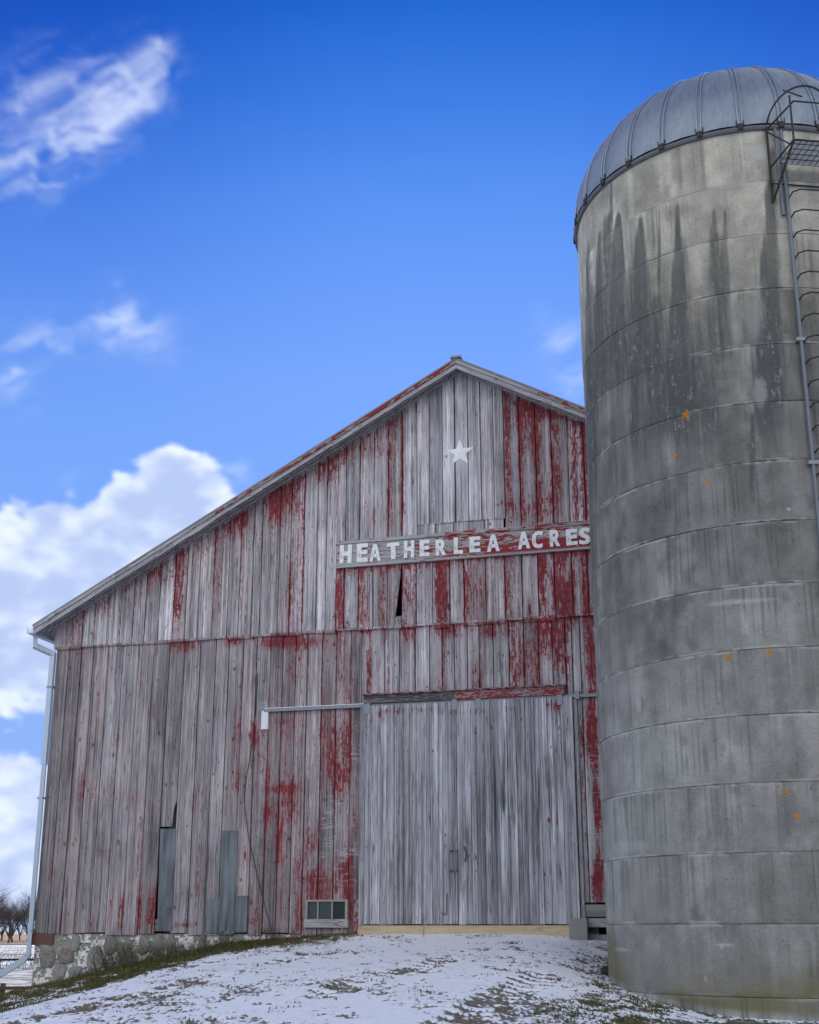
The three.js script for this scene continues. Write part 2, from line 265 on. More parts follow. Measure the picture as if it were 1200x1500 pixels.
// where red paint is left, read off the photograph: [x, y, half width, half height, how much]
const paintSpots = [[263, 860, 9, 80, .62], [118, 905, 14, 45, .45], [320, 840, 9, 55, .40], [145, 880, 20, 18, .3], [405, 735, 12, 35, .7], [425, 730, 20, 30, .5], [350, 765, 16, 26, .6], [300, 800, 14, 22, .3], [230, 850, 14, 22, .3], [475, 690, 20, 22, .4],
  [572, 700, 5, 80, .55], [590, 690, 3, 90, .6], [612, 640, 4, 100, .35], [520, 660, 40, 22, .35], [440, 800, 14, 110, .18], [425, 880, 8, 50, .35], [443, 850, 3, 100, .45], [495, 890, 5, 40, .55], [540, 760, 60, 20, .25],
  [745, 660, 5, 110, .75], [762, 650, 4, 110, .55], [775, 640, 14, 40, .4], [788, 690, 5, 90, .6], [800, 740, 12, 30, .3], [815, 700, 9, 70, .6], [842, 690, 6, 90, .65], [856, 680, 5, 110, .75], [800, 600, 60, 22, .4], [760, 745, 40, 20, .4], [720, 560, 30, 10, .4],
  [650, 868, 8, 42, .85], [642, 870, 4, 40, .75], [683, 870, 4, 40, .6], [697, 870, 14, 34, .34], [742, 860, 4, 45, .6], [795, 850, 6, 45, .75], [820, 855, 14, 45, .6], [830, 880, 6, 30, .6], [840, 870, 4, 50, .6], [857, 870, 5, 50, .6], [530, 880, 8, 50, .4], [562, 880, 5, 50, .4], [600, 875, 10, 40, .3], [775, 890, 3, 18, .7], [500, 860, 6, 40, .35],
  [410, 942, 28, 9, .9], [345, 940, 14, 7, .6], [270, 948, 20, 8, .7], [460, 942, 20, 9, .6], [430, 980, 10, 30, .35], [502, 960, 9, 70, .55], [541, 985, 4, 60, .7], [600, 930, 14, 14, .5], [660, 925, 20, 12, .5], [720, 925, 16, 14, .6], [800, 935, 20, 28, .62], [822, 950, 12, 60, .5], [765, 970, 14, 50, .45], [752, 960, 6, 70, .5], [866, 960, 9, 70, .88], [700, 990, 12, 40, .35], [645, 990, 8, 40, .3], [785, 990, 8, 40, .4],
  [348, 1070, 7, 40, .55], [347, 1140, 8, 25, .5], [372, 1075, 6, 16, .7], [380, 1100, 10, 60, .3], [392, 1180, 4, 80, .55], [392, 1195, 14, 14, .4], [422, 1168, 16, 34, .52], [415, 1155, 22, 6, .55], [408, 1230, 5, 30, .7], [436, 1275, 6, 25, .5], [437, 1340, 6, 30, .5], [480, 1085, 12, 50, .4], [497, 1100, 12, 50, .42], [512, 1080, 5, 60, .6], [496, 1150, 10, 30, .4], [420, 1060, 20, 25, .3], [455, 1232, 10, 20, .45], [458, 1295, 14, 30, .62], [505, 1285, 12, 35, .6], [480, 1300, 14, 30, .35], [512, 1300, 6, 60, .65], [520, 1200, 5, 30, .4], [497, 1130, 18, 12, .4], [524, 1340, 3, 40, .8], [375, 1345, 12, 25, .4], [360, 1258, 4, 12, .5],
  [118, 1153, 6, 22, .45], [135, 1160, 8, 22, .3], [160, 1165, 8, 25, .35], [172, 1085, 5, 12, .4], [232, 1045, 8, 25, .3], [205, 1335, 4, 32, .75], [222, 1335, 8, 34, .85], [178, 1335, 5, 30, .6], [163, 1330, 4, 35, .5], [152, 1250, 10, 10, .4], [76, 1275, 4, 14, .5], [283, 1175, 5, 14, .4], [270, 1355, 14, 4, .6], [134, 1350, 5, 18, .5], [290, 1290, 3, 20, .45], [200, 1170, 12, 8, .3],
  [600, 1042, 50, 5, .6], [560, 1050, 8, 10, .5], [680, 1045, 40, 5, .4], [812, 1035, 14, 8, .7], [818, 1060, 6, 30, .42], [832, 1060, 3, 25, .6], [818, 1130, 4, 30, .4], [818, 1200, 2, 14, .8], [805, 1203, 3, 5, .7], [837, 1225, 4, 10, .6], [699, 1073, 3, 7, .6], [704, 1210, 4, 12, .35], [546, 1060, 3, 14, .5], [748, 1040, 8, 6, .5], [817, 1100, 3, 10, .5],
  [868, 1070, 8, 38, .98], [871, 1115, 6, 20, .8], [873, 1165, 5, 26, .9], [852, 1085, 3, 20, .6], [853, 1150, 4, 60, .35], [876, 1190, 4, 20, .8], [878, 1225, 6, 25, .5], [877, 1290, 7, 34, .95], [868, 1300, 4, 20, .6]]
  .map(([x, y, a, b, s]) => { const [u, v] = W(x, y), [u2] = W(x + a, y), [, v2] = W(x, y - b); return [u, v, u2 - u, v2 - v, s > 0.9 ? s : s * 0.84]; });
const scrape = [[490, 1200, 26, 26], [495, 1235, 20, 40], [455, 1260, 25, 16], [515, 1240, 10, 60], [520, 1050, 9, 12], [520, 1130, 9, 50], [480, 1275, 40, 14], [862, 1140, 14, 50], [866, 1230, 14, 25], [840, 1095, 10, 40]].map(([x, y, a, b]) => { const [u, v] = W(x, y), [u2] = W(x + a, y), [, v2] = W(x, y - b); return [u, v, u2 - u, v2 - v]; });
const mildew = [[760, 1160, 40, 60, .8], [740, 1150, 12, 60, .7], [800, 1180, 30, 60, .5], [580, 1250, 40, 50, .35], [680, 1300, 40, 60, .35], [760, 1260, 50, 60, .35], [640, 1300, 40, 60, .3], [734, 975, 8, 40, .6], [700, 1190, 30, 70, .3]].map(([x, y, a, b, s]) => { const [u, v] = W(x, y), [u2] = W(x + a, y), [, v2] = W(x, y - b); return [u, v, u2 - u, v2 - v, s]; });
function buildBarnSkin() {
  const N = 2048, ids = new Int16Array(N * N).fill(-1), px = BSPAN / N;
  for (const b of boards) {
    if (b.u0 > BU0 + BSPAN) continue;
    const i0 = Math.max(0, Math.floor((b.u0 - BU0) / px)), i1 = Math.min(N - 1, Math.ceil((b.u1 - BU0) / px)), top = b.y1 === 'roof' ? 99 : b.y1, j0 = Math.max(0, Math.floor((b.y0 - 0.12 - BV0) / px)), j1 = Math.min(N - 1, Math.ceil((top - BV0) / px));
    for (let j = j0; j <= j1; j++) for (let i = i0; i <= i1; i++) ids[j * N + i] = b.id;
  }
  // a coarse field of paint density
  const M = 512, F = new Float32Array(M * M), Sc = new Float32Array(M * M), Mi = new Float32Array(M * M), q = BSPAN / M;
  const splat = (A, list, pw) => { for (const [u, v, a, b, s = 1] of list) { const R = 1.7; const i0 = Math.max(0, Math.floor((u - a * R - BU0) / q)), i1 = Math.min(M - 1, Math.ceil((u + a * R - BU0) / q)), j0 = Math.max(0, Math.floor((v - b * R - BV0) / q)), j1 = Math.min(M - 1, Math.ceil((v + b * R - BV0) / q)); for (let j = j0; j <= j1; j++) for (let i = i0; i <= i1; i++) { const x = (BU0 + (i + 0.5) * q - u) / a, y = (BV0 + (j + 0.5) * q - v) / b, e = s * Math.exp(-0.8 * (Math.pow(x * x, 1.4) + Math.pow(y * y, 1.2))); A[j * M + i] = 1 - (1 - A[j * M + i]) * (1 - e); } } };
  splat(F, paintSpots); splat(Sc, scrape); splat(Mi, mildew);
  const look = (A, i, j) => { const x = clamp(i * M / N - 0.5, 0, M - 1.01), y = clamp(j * M / N - 0.5, 0, M - 1.01), a = Math.floor(x), b = Math.floor(y), fx = x - a, fy = y - b; return mix(mix(A[b * M + a], A[b * M + a + 1], fx), mix(A[(b + 1) * M + a], A[(b + 1) * M + a + 1], fx), fy); };
  return paintTex(N, N, (i, j, o) => {
    const id = ids[j * N + i], u = BU0 + (i + 0.5) * px, y = BV0 + (j + 0.5) * px;
    if (id < 0) { o[0] = 0.2; o[1] = 0.18; o[2] = 0.17; o[3] = 0.4; return; }
    const b = boards[id], s = b.seed, ud = u + 0.012 * (n2(u * 3 + s, y * 0.9) - 0.5);
    // grain drawn along the board, bent round the knots
    let kd = 9, kr = 1, ux = ud;
    for (const [ku, ky, r, t] of b.knots) { const dx = u - ku, dy = (y - ky) * 0.55, dd = Math.hypot(dx, dy) / r; if (dd < kd) { kd = dd; kr = t; } if (dd < 6) ux += Math.sign(dx) * r * 0.8 * Math.exp(-dd * 0.6); }
    const g1 = n2(ux * 150 + s, y * 1.1 + s), g2 = n2(ux * 62 + s * 3, y * 0.55), g3 = n2(ux * 19 + s, y * 0.32 + 5), blot = fbm(u * 3 + s, y * 1.3 + s, 3), fine = n2(ux * 320, y * 7 + s);
    const g4 = n2(ux * 26 + s * 2, y * 0.22 + s);
    let v = 0.35 + 0.22 * (g1 - 0.5) + 0.14 * (g2 - 0.5) + 0.10 * (g3 - 0.5) + 0.22 * (blot - 0.5) + 0.16 * (fine - 0.5); v *= 1 + 0.16 * sst(0.66, 0.86, g4) - 0.12 * sst(0.34, 0.16, g4);
    v = 0.33 * Math.pow(Math.max(0.02, v) / 0.33, 1.35) * b.tone; v *= 1 - 0.36 * sst(0.60, 0.80, 0.5 * n2(ux * 46 + s, y * 2.2 + s) + 0.5 * fbm(u * 9 + s, y * 3.5, 2));
    if (b.kind === 'panel') v *= 1.10; if (b.kind === 'low') v *= 0.72; if (b.kind === 'up' || b.kind === 'lowup' || b.kind === 'mid') v *= 1.05; if (b.kind === 'up' || b.kind === 'lowup') v *= 1.06;
    let hgt = 0.55 + 0.35 * (g1 - 0.5) + 0.25 * (g2 - 0.5);
    // checks: thin dark splits that follow the grain
    const ck = n2(ux * 44 + s * 7, y * 0.42 + s), cr = Math.abs(ck - 0.5); if (cr < 0.02 && n2(u * 6 + s, y * 1.4 + 3) > 0.56) { const t = 1 - cr / 0.02; v *= 1 - 0.75 * t; hgt -= 0.5 * t; }
    if (b.kind === 'door') { const st = n2(ux * 85 + s * 5, y * 0.16 + 2); v *= 0.80 + 0.22 * st; }
    const wm = 0.55 * b.warm + 0.45 * blot, cold = b.kind === 'door' ? 0.35 : 1;
    let R = v * (0.975 + 0.08 * wm * cold), G = v * 0.97, B = v * (1.07 - 0.09 * wm * cold);
    if (b.kind === 'low') { R *= 1.06; B *= 0.99; }
    if (kd < 1.9) { const t = sst(1.9, 0.7, kd), d = kd < 0.75 ? 0.25 : 0.62; R = mix(R, R * d * 1.1, t); G = mix(G, G * d * 0.85, t); B = mix(B, B * d * 0.78, t); hgt -= 0.2 * t; }
    const mi = look(Mi, i, j); if (mi > 0.02) { const t = clamp(mi * 1.5 * sst(0.42, 0.75, 0.6 * n2(ux * 38, y * 0.8 + 3) + 0.4 * n2(ux * 110, y * 3))); R = mix(R, 0.055, t); G = mix(G, 0.068, t); B = mix(B, 0.06, t); }
    // red paint that has not flaked off yet
    const edge = Math.min(u - b.u0, b.u1 - u), below = (a, w) => a > -0.02 && a < w * 4 ? Math.exp(-Math.max(0, a) / w) : 0;
    let dens = look(F, i, j) + b.bias * 0.55 + 0.22 * sst(0.03, 0.0, edge) * sst(0.05, 0.4, look(F, i, j) + b.bias) + 0.02;
    if (b.kind !== 'door' && b.kind !== 'panel') dens += 0.05 + (b.kind === 'low' ? 0.02 + 0.06 * sst(-4.2, -2.6, u) : 0.06 * sst(-6, -2, u)) + 0.26 * sst(0.030, 0.0, edge) * sst(0.45, 0.7, n2(b.seed + (u - b.u0 < b.u1 - u ? 0 : 9), y * 0.8)) * (b.kind === 'low' ? 0.7 : 1);
    if (b.kind === 'up' && u < 3.6) { const e = roofUnder(u) - y - 0.02; dens += (0.28 + b.bias) * below(e, 0.28) * sst(-7.2, -5.5, u); if (u > panelU[7]) dens += 0.10; if (u < -2) dens += 0.03; }
    if (b.kind === 'lowup') dens += 0.14 + 0.45 * below(signB - y, 0.10);
    if (b.kind === 'low' || b.kind === 'mid' || b.kind === 'right') dens += (0.24 + 0.12 * sst(-4, 0, u)) * below(seamY - y, 0.07);
    if (b.kind === 'mid') dens += 0.06 + 0.05 * sst(1.2, 2.6, u); if (b.kind === 'right') dens += 0.08; if (b.kind === 'panel') dens = 0.04 + 0.1 * sst(0.05, 0.0, y - panelB);
    if (b.kind === 'low' && u > -3 && y < trackY) dens += 0.12;
    if (b.kind === 'door') dens -= 0.05;
    if (kd < 3.2) dens += (b.kind === 'low' ? 0.22 : 0.10) * kr * sst(3.2, 1.0, kd);
    const flake = 0.18 * fbm(u * 12 + s, y * 2.6 + s, 2) + 0.36 * n2(ux * 120 + s, y * 9) + 0.28 * n2(u * 58 + 3, y * 40 + s) + 0.18 * n2(ux * 210, y * 60 + s);
    let p = sst(-0.07, 0.06, Math.min(dens, 0.92) * 1.0 - 0.06 - (flake - 0.20) * 1.55);
    const sc = look(Sc, i, j); if (sc > 0.03) { const line = n2(u * 9 + s, y * 62), t = sc * sst(0.58, 0.74, line) * sst(0.35, 0.6, n2(u * 5 + 3, y * 9)); p *= 1 - t; R = mix(R, 0.42, t * 0.6); G = mix(G, 0.41, t * 0.6); B = mix(B, 0.42, t * 0.6); hgt += 0.2 * t; }
    if (p > 0.01) { const thin = mix(0.30, 1, sst(0.25, 0.8, dens + 0.9 * (n2(u * 40, y * 9 + s) - 0.5))), t = p * thin, w = 0.42 + 0.5 * blot + 0.5 * g1, ch = 0.55 * sst(0.55, 0.8, 0.5 * n2(u * 34 + s, y * 14) + 0.5 * fine); R = mix(R, mix(0.20 * w, 0.33, ch), t); G = mix(G, mix(0.020 * w, 0.15, ch), t); B = mix(B, mix(0.027 * w, 0.15, ch), t); hgt += 0.25 * p; }
    else if (b.kind !== 'door' && b.kind !== 'panel') { const st = 0.42 * sst(0.36, 0.85, dens + 0.45 * g3 + 0.25 * (blot - 0.5)); R = mix(R, 0.22, st); G = mix(G, 0.10, st); B = mix(B, 0.10, st); }
    // thin streaks of worn red left in the grain and along the edges of most boards
    if (b.kind !== 'door' && b.kind !== 'panel') {
      const ev = b.kind === 'up' ? below(roofUnder(u) - y - 0.02, 0.45) : 0, q = 0.55 * n2(ux * 64 + s * 2, y * 0.9 + s) + 0.45 * n2(ux * 24 + s * 5, y * 0.5 + 9) + 0.12 * sst(0.035, 0.0, edge) + 0.16 * ev + 0.14 * Math.min(1, look(F, i, j) * 1.5) + (b.kind === 'low' ? -0.05 + 0.07 * sst(-4.2, -2.6, u) : 0.0) + 0.25 * b.bias;
      const t = 0.72 * sst(0.64, 0.80, q) * sst(0.30, 0.62, 0.5 * n2(ux * 150, y * 16 + s) + 0.5 * n2(u * 40, y * 11 + s));
      R = mix(R, 0.185, t); G = mix(G, 0.030, t); B = mix(B, 0.036, t);
    }
    o[0] = R; o[1] = G; o[2] = B; o[3] = hgt;
  }, THREE.ClampToEdgeWrapping);
}
const [skinC, skinB] = buildBarnSkin();
const skin = new THREE.MeshStandardMaterial({ map: skinC, bumpMap: skinB, bumpScale: 0.006, roughness: 0.88 });
// plain weathered wood with uv in metres (across the grain, along the grain)
const [woodC, woodB] = paintTex(512, 1024, (i, j, o) => {
  const u = i / 512, y = j / 1024 * 2, g1 = n2(u * 128, y * 8), g2 = n2(u * 64 + 9, y * 4 + 3), g3 = n2(u * 16, y * 2 + 7), c = Math.abs(n2(u * 32 + 50, y * 2) - 0.5);
  let v = 0.36 + 0.18 * (g1 - 0.5) + 0.16 * (g2 - 0.5) + 0.14 * (g3 - 0.5); if (c < 0.03) v *= 0.5;
  o[0] = v; o[1] = v * 0.98; o[2] = v * 1.03; o[3] = 0.5 + 0.5 * (g1 - 0.5) - (c < 0.03 ? 0.3 : 0);
});
const wood = new THREE.MeshStandardMaterial({ map: woodC, bumpMap: woodB, bumpScale: 0.005, roughness: 0.88 });
const [redC, redB] = paintTex(512, 1024, (i, j, o) => {
  const u = i / 512, y = j / 1024 * 2, g1 = n2(u * 128, y * 8), f = 0.5 * fbm(u * 16, y * 8, 3) + 0.3 * n2(u * 64, y * 16) + 0.2 * g1, p = sst(0.44, 0.52, f), v = 0.26 + 0.16 * (g1 - 0.5);
  o[0] = mix(v, 0.23, p); o[1] = mix(v * 0.95, 0.024, p); o[2] = mix(v * 0.92, 0.03, p); o[3] = 0.4 + 0.3 * p + 0.2 * g1;
});
const redWood = new THREE.MeshStandardMaterial({ map: redC, bumpMap: redB, bumpScale: 0.004, roughness: 0.85 });
const sw = g => { const a = g.attributes.uv; for (let i = 0; i < a.count; i++) a.setXY(i, a.getY(i), a.getX(i)); return g; };      // grain along x instead
const dark = std(0.04, 0.035, 0.03, 0.95), galv = std(0.24, 0.26, 0.29, 0.55, { metalness: 0.4 }), white = std(0.74, 0.75, 0.76, 0.6), iron = std(0.045, 0.04, 0.04, 0.6, { metalness: 0.6 }), rust = std(0.12, 0.06, 0.035, 0.85);

for (const b of boards) {
  if (b.kind === 'door') continue;
  const a = b.u0 + b.g * 0.5, e = b.u1 - b.g * 0.5, t0 = b.y1 === 'roof' ? roofUnder(a) + 0.12 : b.y1, t1 = b.y1 === 'roof' ? roofUnder(e) + 0.12 : b.y1, sl = (BR() - 0.5) * 0.015;
  let poly = [[a, b.y0 + sl], [e, b.y0 - sl], [e, t1], [a, t0]];
  if (b.y1 === 'roof' && a < uPk && e > uPk) poly = [[a, b.y0], [e, b.y0], [e, t1], [uPk, roofUnder(uPk) + 0.12], [a, t0]];
  if (b.kind === 'lowup' && Math.abs(b.u0 - belowSign[4]) < 0.01) {                     // the split board with the black gap
    const tip = W(589.5, 832)[1], gap = W(578, 905);
    poly = [[a, b.y0], [gap[0], b.y0 + 0.02], [e, tip], [e, t1], [a, t0]];
    addGapPiece(gap[0], e, b.y0);
  }
  if (b.kind === 'low' && (Math.abs(b.u0 - low[8]) < 0.01)) poly = [[a, W(240, 1211)[1]], [e - 0.075, W(246, 1211)[1]], [e - 0.05, W(249, 1184)[1]], [e, W(249, 1172)[1]], [e, t1], [a, t0]];
  part('board', convex(poly, b.z - 0.02, b.z + 0.012, 0.004, bUV, (BR() - 0.5) * 0.010, (BR() - 0.5) * 0.010), skin, barn);
}
function addGapPiece(u0, u1, y0) { const [, yb] = W(585, 905); part('board', convex([[u0 + 0.01, y0 + 0.01], [u1, y0], [u1, yb], [u0 + 0.01, yb]], 0.014, 0.046, 0.004, bUV), skin, barn); }
// corner post, wall plates and the dark frame behind the boards
const yPlate = 0.14;
part('corner_post', sw(box(uL - 0.05, uL - 0.004, seamY + 0.02, roofUnder(uL) + 0.02, -0.10, 0.04)), wood, barn);
part('frame_rail', sw(box(uL + 0.1, uR - 0.1, seamY + 0.06, seamY + 0.24, -0.22, -0.03)), wood, barn);
part('frame_rail', sw(box(uL + 0.1, uDoorL - 0.05, yBase + 0.05, yBase + 0.25, -0.24, -0.03)), wood, barn);
for (const u of [-4.6, uDoorL - 0.22, uDoorR + 0.02, 6.2]) part('frame_post', box(u, u + 0.2, yBase, roofUnder(u) - 0.3, -0.46, -0.26), wood, barn);
// other walls, floor and roof
const LEN = 22, wallT = 0.06, sideTop = roofUnder(uL) + 0.10;
part('side_wall', box(uL, uL + wallT, yBase, sideTop, -LEN, -0.03), wood, barn); part('side_wall', box(uR - wallT, uR, yBase, sideTop, -LEN, -0.03), wood, barn);
{ const sh = new THREE.Shape([[uL, yBase], [uR, yBase], [uR, roofUnder(uR)], [uPk, roofUnder(uPk)], [uL, roofUnder(uL)]].map(p => new THREE.Vector2(...p))); const g = new THREE.ExtrudeGeometry(sh, { depth: wallT, bevelEnabled: false }); g.translate(0, 0, -LEN - wallT); part('back_wall', g, wood, barn); }
part('floor', box(uL + 0.07, uR - 0.07, yBase - 0.12, yBase, -LEN, -0.05), wood, barn);
const roof = new THREE.Group(); roof.name = 'roof'; barn.add(roof);
const roofing = std(0.24, 0.23, 0.235, 0.85);
for (const s of [-1, 1]) {
  // boards of the deck, seen along the eave from below, then the red sheet on them
  const slab = (t0, t1, zf, zb, uOut, mat, name) => {   // t0..t1 below the roof top, from the ridge to uOut
    const x0 = uPk, x1 = uPk + s * uOut, f = (x, t) => roofTop(x) - t;
    const P = [[x0, f(x0, t1)], [x1, f(x1, t1)], [x1, f(x1, t0)], [x0, f(x0, t0)]]; if (s < 0) P.reverse();
    const sh = new THREE.Shape(P.map(p => new THREE.Vector2(...p))), g = new THREE.ExtrudeGeometry(sh, { depth: zf - zb, bevelEnabled: false }); g.translate(0, 0, zb); return part(name, g, mat, roof);
  };
  const out = uPk - uLe;
  slab(0.035, 0.085, OV - 0.045, -LEN - 0.4, out, wood, 'deck');
  slab(0.0, 0.033, OV + 0.022, -LEN - 0.45, out + 0.02, roofing, 'roof_sheet');
  // fascia: lengths of weathered board along the rake, each its own piece
  const cuts = s < 0 ? [0, 0.285, 0.56, 0.80, 1] : [0, 0.18, 0.5, 1];
  for (let i = 0; i + 1 < cuts.length; i++) {
    const a = uPk + s * (cuts[i] * out + (i ? 0.003 : 0)), e = uPk + s * (cuts[i + 1] * out), dz = (BR() - 0.5) * 0.012, lo = 0.195 + (BR() - 0.5) * 0.015;
    const P = [[a, roofTop(a) - lo], [e, roofTop(e) - lo], [e, roofTop(e) - 0.036], [a, roofTop(a) - 0.036]]; if (s < 0) P.reverse();
    part('fascia_board', convex(P, OV - 0.04 + dz, OV - 0.012 + dz, 0.004, (u, y) => [(y + SLOPE * Math.abs(u - uPk)) * 1.0 + i * 0.37, Math.abs(u - uPk) * 0.5 + i * 0.13]), wood, roof);
    const Q = [[a, roofTop(a) - 0.10], [e, roofTop(e) - 0.10], [e, roofTop(e) - 0.036], [a, roofTop(a) - 0.036]]; if (s < 0) Q.reverse();
    part('rake_strip', convex(Q, OV - 0.010 + dz, OV + 0.016 + dz, 0.003, (u, y) => [(y + SLOPE * Math.abs(u - uPk)) + i * 0.31, Math.abs(u - uPk) * 0.5]), s < 0 ? (i < 2 ? redWood : wood) : (i === 1 ? redWood : wood), roof);
  }
  // rafters under the overhang
  for (let k = 0; k < 3; k++) slab(0.087, 0.17, OV - 0.10 - k * 0.17, OV - 0.15 - k * 0.17, out - 0.12, wood, 'lookout');
}
{ const g = box(uPk - 0.10, uPk + 0.10, 0, 0.035, -LEN - 0.45, OV + 0.05); g.translate(0, yPkTop - 0.012, 0); part('ridge_cap', g, galv, roof); }

// sliding leaves
leafPlanks.forEach((list, k) => {
  const leaf = new THREE.Group(); leaf.name = 'sliding_door'; barn.add(leaf);
  for (const b of list) part('plank', convex([[b.u0 + b.g / 2, b.y0], [b.u1 - b.g / 2, b.y0], [b.u1 - b.g / 2, b.y1], [b.u0 + b.g / 2, b.y1]], b.z - 0.02, b.z + 0.01, 0.004, bUV, (BR() - 0.5) * 0.006, (BR() - 0.5) * 0.006), skin, leaf);
  const a = list[0].u0 + 0.02, e = list[list.length - 1].u1 - 0.02;
  for (const f of [0.06, 0.5, 0.92]) { const y = mix(doorB, doorTop, f); part('back_rail', sw(box(a, e, y, y + 0.16, 0.045, 0.078)), wood, leaf); }
  for (const px of k ? [703, 822] : [541, 673]) { const u = clamp(W(px, 1040)[0], a, e); part('hanger', box(u - 0.045, u + 0.045, doorTop - 0.14, doorTop + 0.06, 0.112, 0.124), galv, leaf); }
  const at = (px, py, z) => [...W(px, py, 0.11), z];
  if (k === 0) {
    part('bolt_bar', tube([at(667, 1243, 0.128), at(667.5, 1278, 0.128)], 0.012), galv, leaf);
    for (const y of [1246, 1275]) { const [u, v] = W(666.5, y, 0.11); part('bolt_bracket', mergeGeometries([box(u - 0.07, u + 0.05, v - 0.010, v + 0.010, 0.112, 0.138), box(u - 0.085, u - 0.065, v - 0.03, v + 0.010, 0.112, 0.136)]), rust, leaf); }
    part('pull_hook', tube([at(655, 1308, 0.125), at(655, 1338, 0.13), at(650, 1340, 0.15), at(648, 1336, 0.155)], 0.007), rust, leaf);
  } else {
    { const [u, v] = W(687, 1250, 0.11); part('hasp', mergeGeometries([box(u - 0.08, u + 0.06, v - 0.012, v + 0.012, 0.112, 0.128), box(u + 0.05, u + 0.11, v - 0.09, v - 0.01, 0.112, 0.14)]), galv, leaf); }
    part('chain', tube([at(680, 1240, 0.13), at(684, 1252, 0.14), at(681, 1262, 0.13)], 0.012, 8, true), rust, leaf);
  }
});
// track, cover boards, frame trim
const tarred = (() => { const [c, b] = paintTex(512, 256, (i, j, o) => { const n = fbm(i / 40, j / 5, 4), f = sst(0.60, 0.68, n), g = n2(i / 30, j / 2); o[0] = mix(0.045 + 0.03 * g, 0.28, f); o[1] = mix(0.04 + 0.026 * g, 0.24, f); o[2] = mix(0.048 + 0.03 * g, 0.25, f); o[3] = 0.4 + 0.3 * g + 0.3 * f; }); return new THREE.MeshStandardMaterial({ map: c, bumpMap: b, bumpScale: 0.004, roughness: 0.8 }); })();
{ const y = trackY, u0 = W(389, 1042)[0], u1 = W(536, 1034)[0], u2 = W(829, 1021)[0], u3 = 5.2;
  part('door_track', box(u0, u3, y - 0.035, y + 0.015, 0.045, 0.085), galv, barn);
  part('track_cap', sw(box(u0 + 0.02, u1, y + 0.018, y + 0.03, 0.014, 0.095)), white, barn);
  const us = [u1, mix(u1, u2, 0.46), u2]; for (let i = 0; i < 2; i++) part('track_cover', sw(convex([[us[i], y + 0.015], [us[i + 1] - 0.004, y + 0.015], [us[i + 1] - 0.004, y + 0.16], [us[i], y + 0.16]], 0.088 + i * 0.004, 0.125 + i * 0.004, 0.006, (u, v) => [v * 3 + i * 0.3, u * 0.5 + i * .4])), i ? redWood : tarred, barn);
  part('drip_board', sw(convex([[u1 - 0.02, y + 0.162], [u2 + 0.02, y + 0.162], [u2 + 0.02, y + 0.185], [u1 - 0.02, y + 0.185]], 0.016, 0.17, 0.005, (u, v) => [u * 0.5, v])), redWood, barn);
  part('track_block', box(...[W(385, 1060)[0], W(394.5, 1060)[0]], W(388, 1069)[1], W(388, 1042)[1], 0.014, 0.075), white, barn);
  part('track_block', box(...[W(384, 1030)[0], W(393, 1030)[0]], W(388, 1040)[1], W(388, 1027)[1], 0.014, 0.035), wood, barn);
  part('track_bracket', box(u2 + 0.16, u2 + 0.24, y - 0.07, y + 0.08, 0.014, 0.10), galv, barn);
}
const pale = (() => { const [c, b] = paintTex(256, 512, (i, j, o) => { const g = n2(i / 2, j / 40), k = n2(i / 7 + 3, j / 70), d = sst(0.6, 0.8, fbm(i / 20, j / 30, 3)); const v = 0.52 + 0.10 * (g - 0.5) + 0.12 * (k - 0.5); o[0] = mix(v, 0.30, d * 0.6); o[1] = mix(v * 0.78, 0.25, d * 0.6); o[2] = mix(v * 0.50, 0.20, d * 0.6); o[3] = 0.5 + 0.3 * (g - 0.5); }); return new THREE.MeshStandardMaterial({ map: c, bumpMap: b, bumpScale: 0.002, roughness: 0.8 }); })();      // new pine
{ const a = W(525, 1360, .1)[0], e = W(837, 1360, .1)[0], m = mix(a, e, 0.32); for (const [p, q, s] of [[a, m - .002, 0], [m + .002, e, .4]]) part('door_sill', convex([[p, sillB - 0.06], [q, sillB - 0.06], [q, doorB - 0.006], [p, doorB - 0.006]], 0.03, 0.135, 0.006, (u, v) => [v * 2 + s, u * 0.5]), pale, barn); }
part('door_post', box(W(521, 1340)[0], W(527, 1340)[0], sillB - 0.06, W(524, 1318)[1], 0.016, 0.10), redWood, barn);
part('door_post', convex([[uDoorR - 0.012, yBase + 0.05], [uDoorR + 0.05, yBase + 0.05], [uDoorR + 0.05, trackY - 0.06], [uDoorR - 0.012, trackY - 0.06]], 0.016, 0.060, 0.005, (u, y) => [u, y * 0.5]), wood, barn);
part('bottom_board', sw(convex([[W(851, 1335)[0], W(860, 1343)[1]], [rb[2] + 0.6, W(860, 1343)[1]], [rb[2] + 0.6, W(860, 1325)[1]], [W(851, 1335)[0], W(860, 1325)[1]]], -0.01, 0.03, 0.005, bUV)), redWood, barn);
part('sill_beam', sw(box(W(853, 1350)[0], rb[2] + 0.6, W(860, 1358)[1], W(860, 1345)[1], -0.12, 0.07)), wood, barn);
part('corner_sill', box(uL - 0.03, W(78, 1375)[0], W(66, 1384)[1], W(66, 1368)[1] + 0.01, -0.20, 0.012), std(0.13, 0.07, 0.055, 0.9), barn);
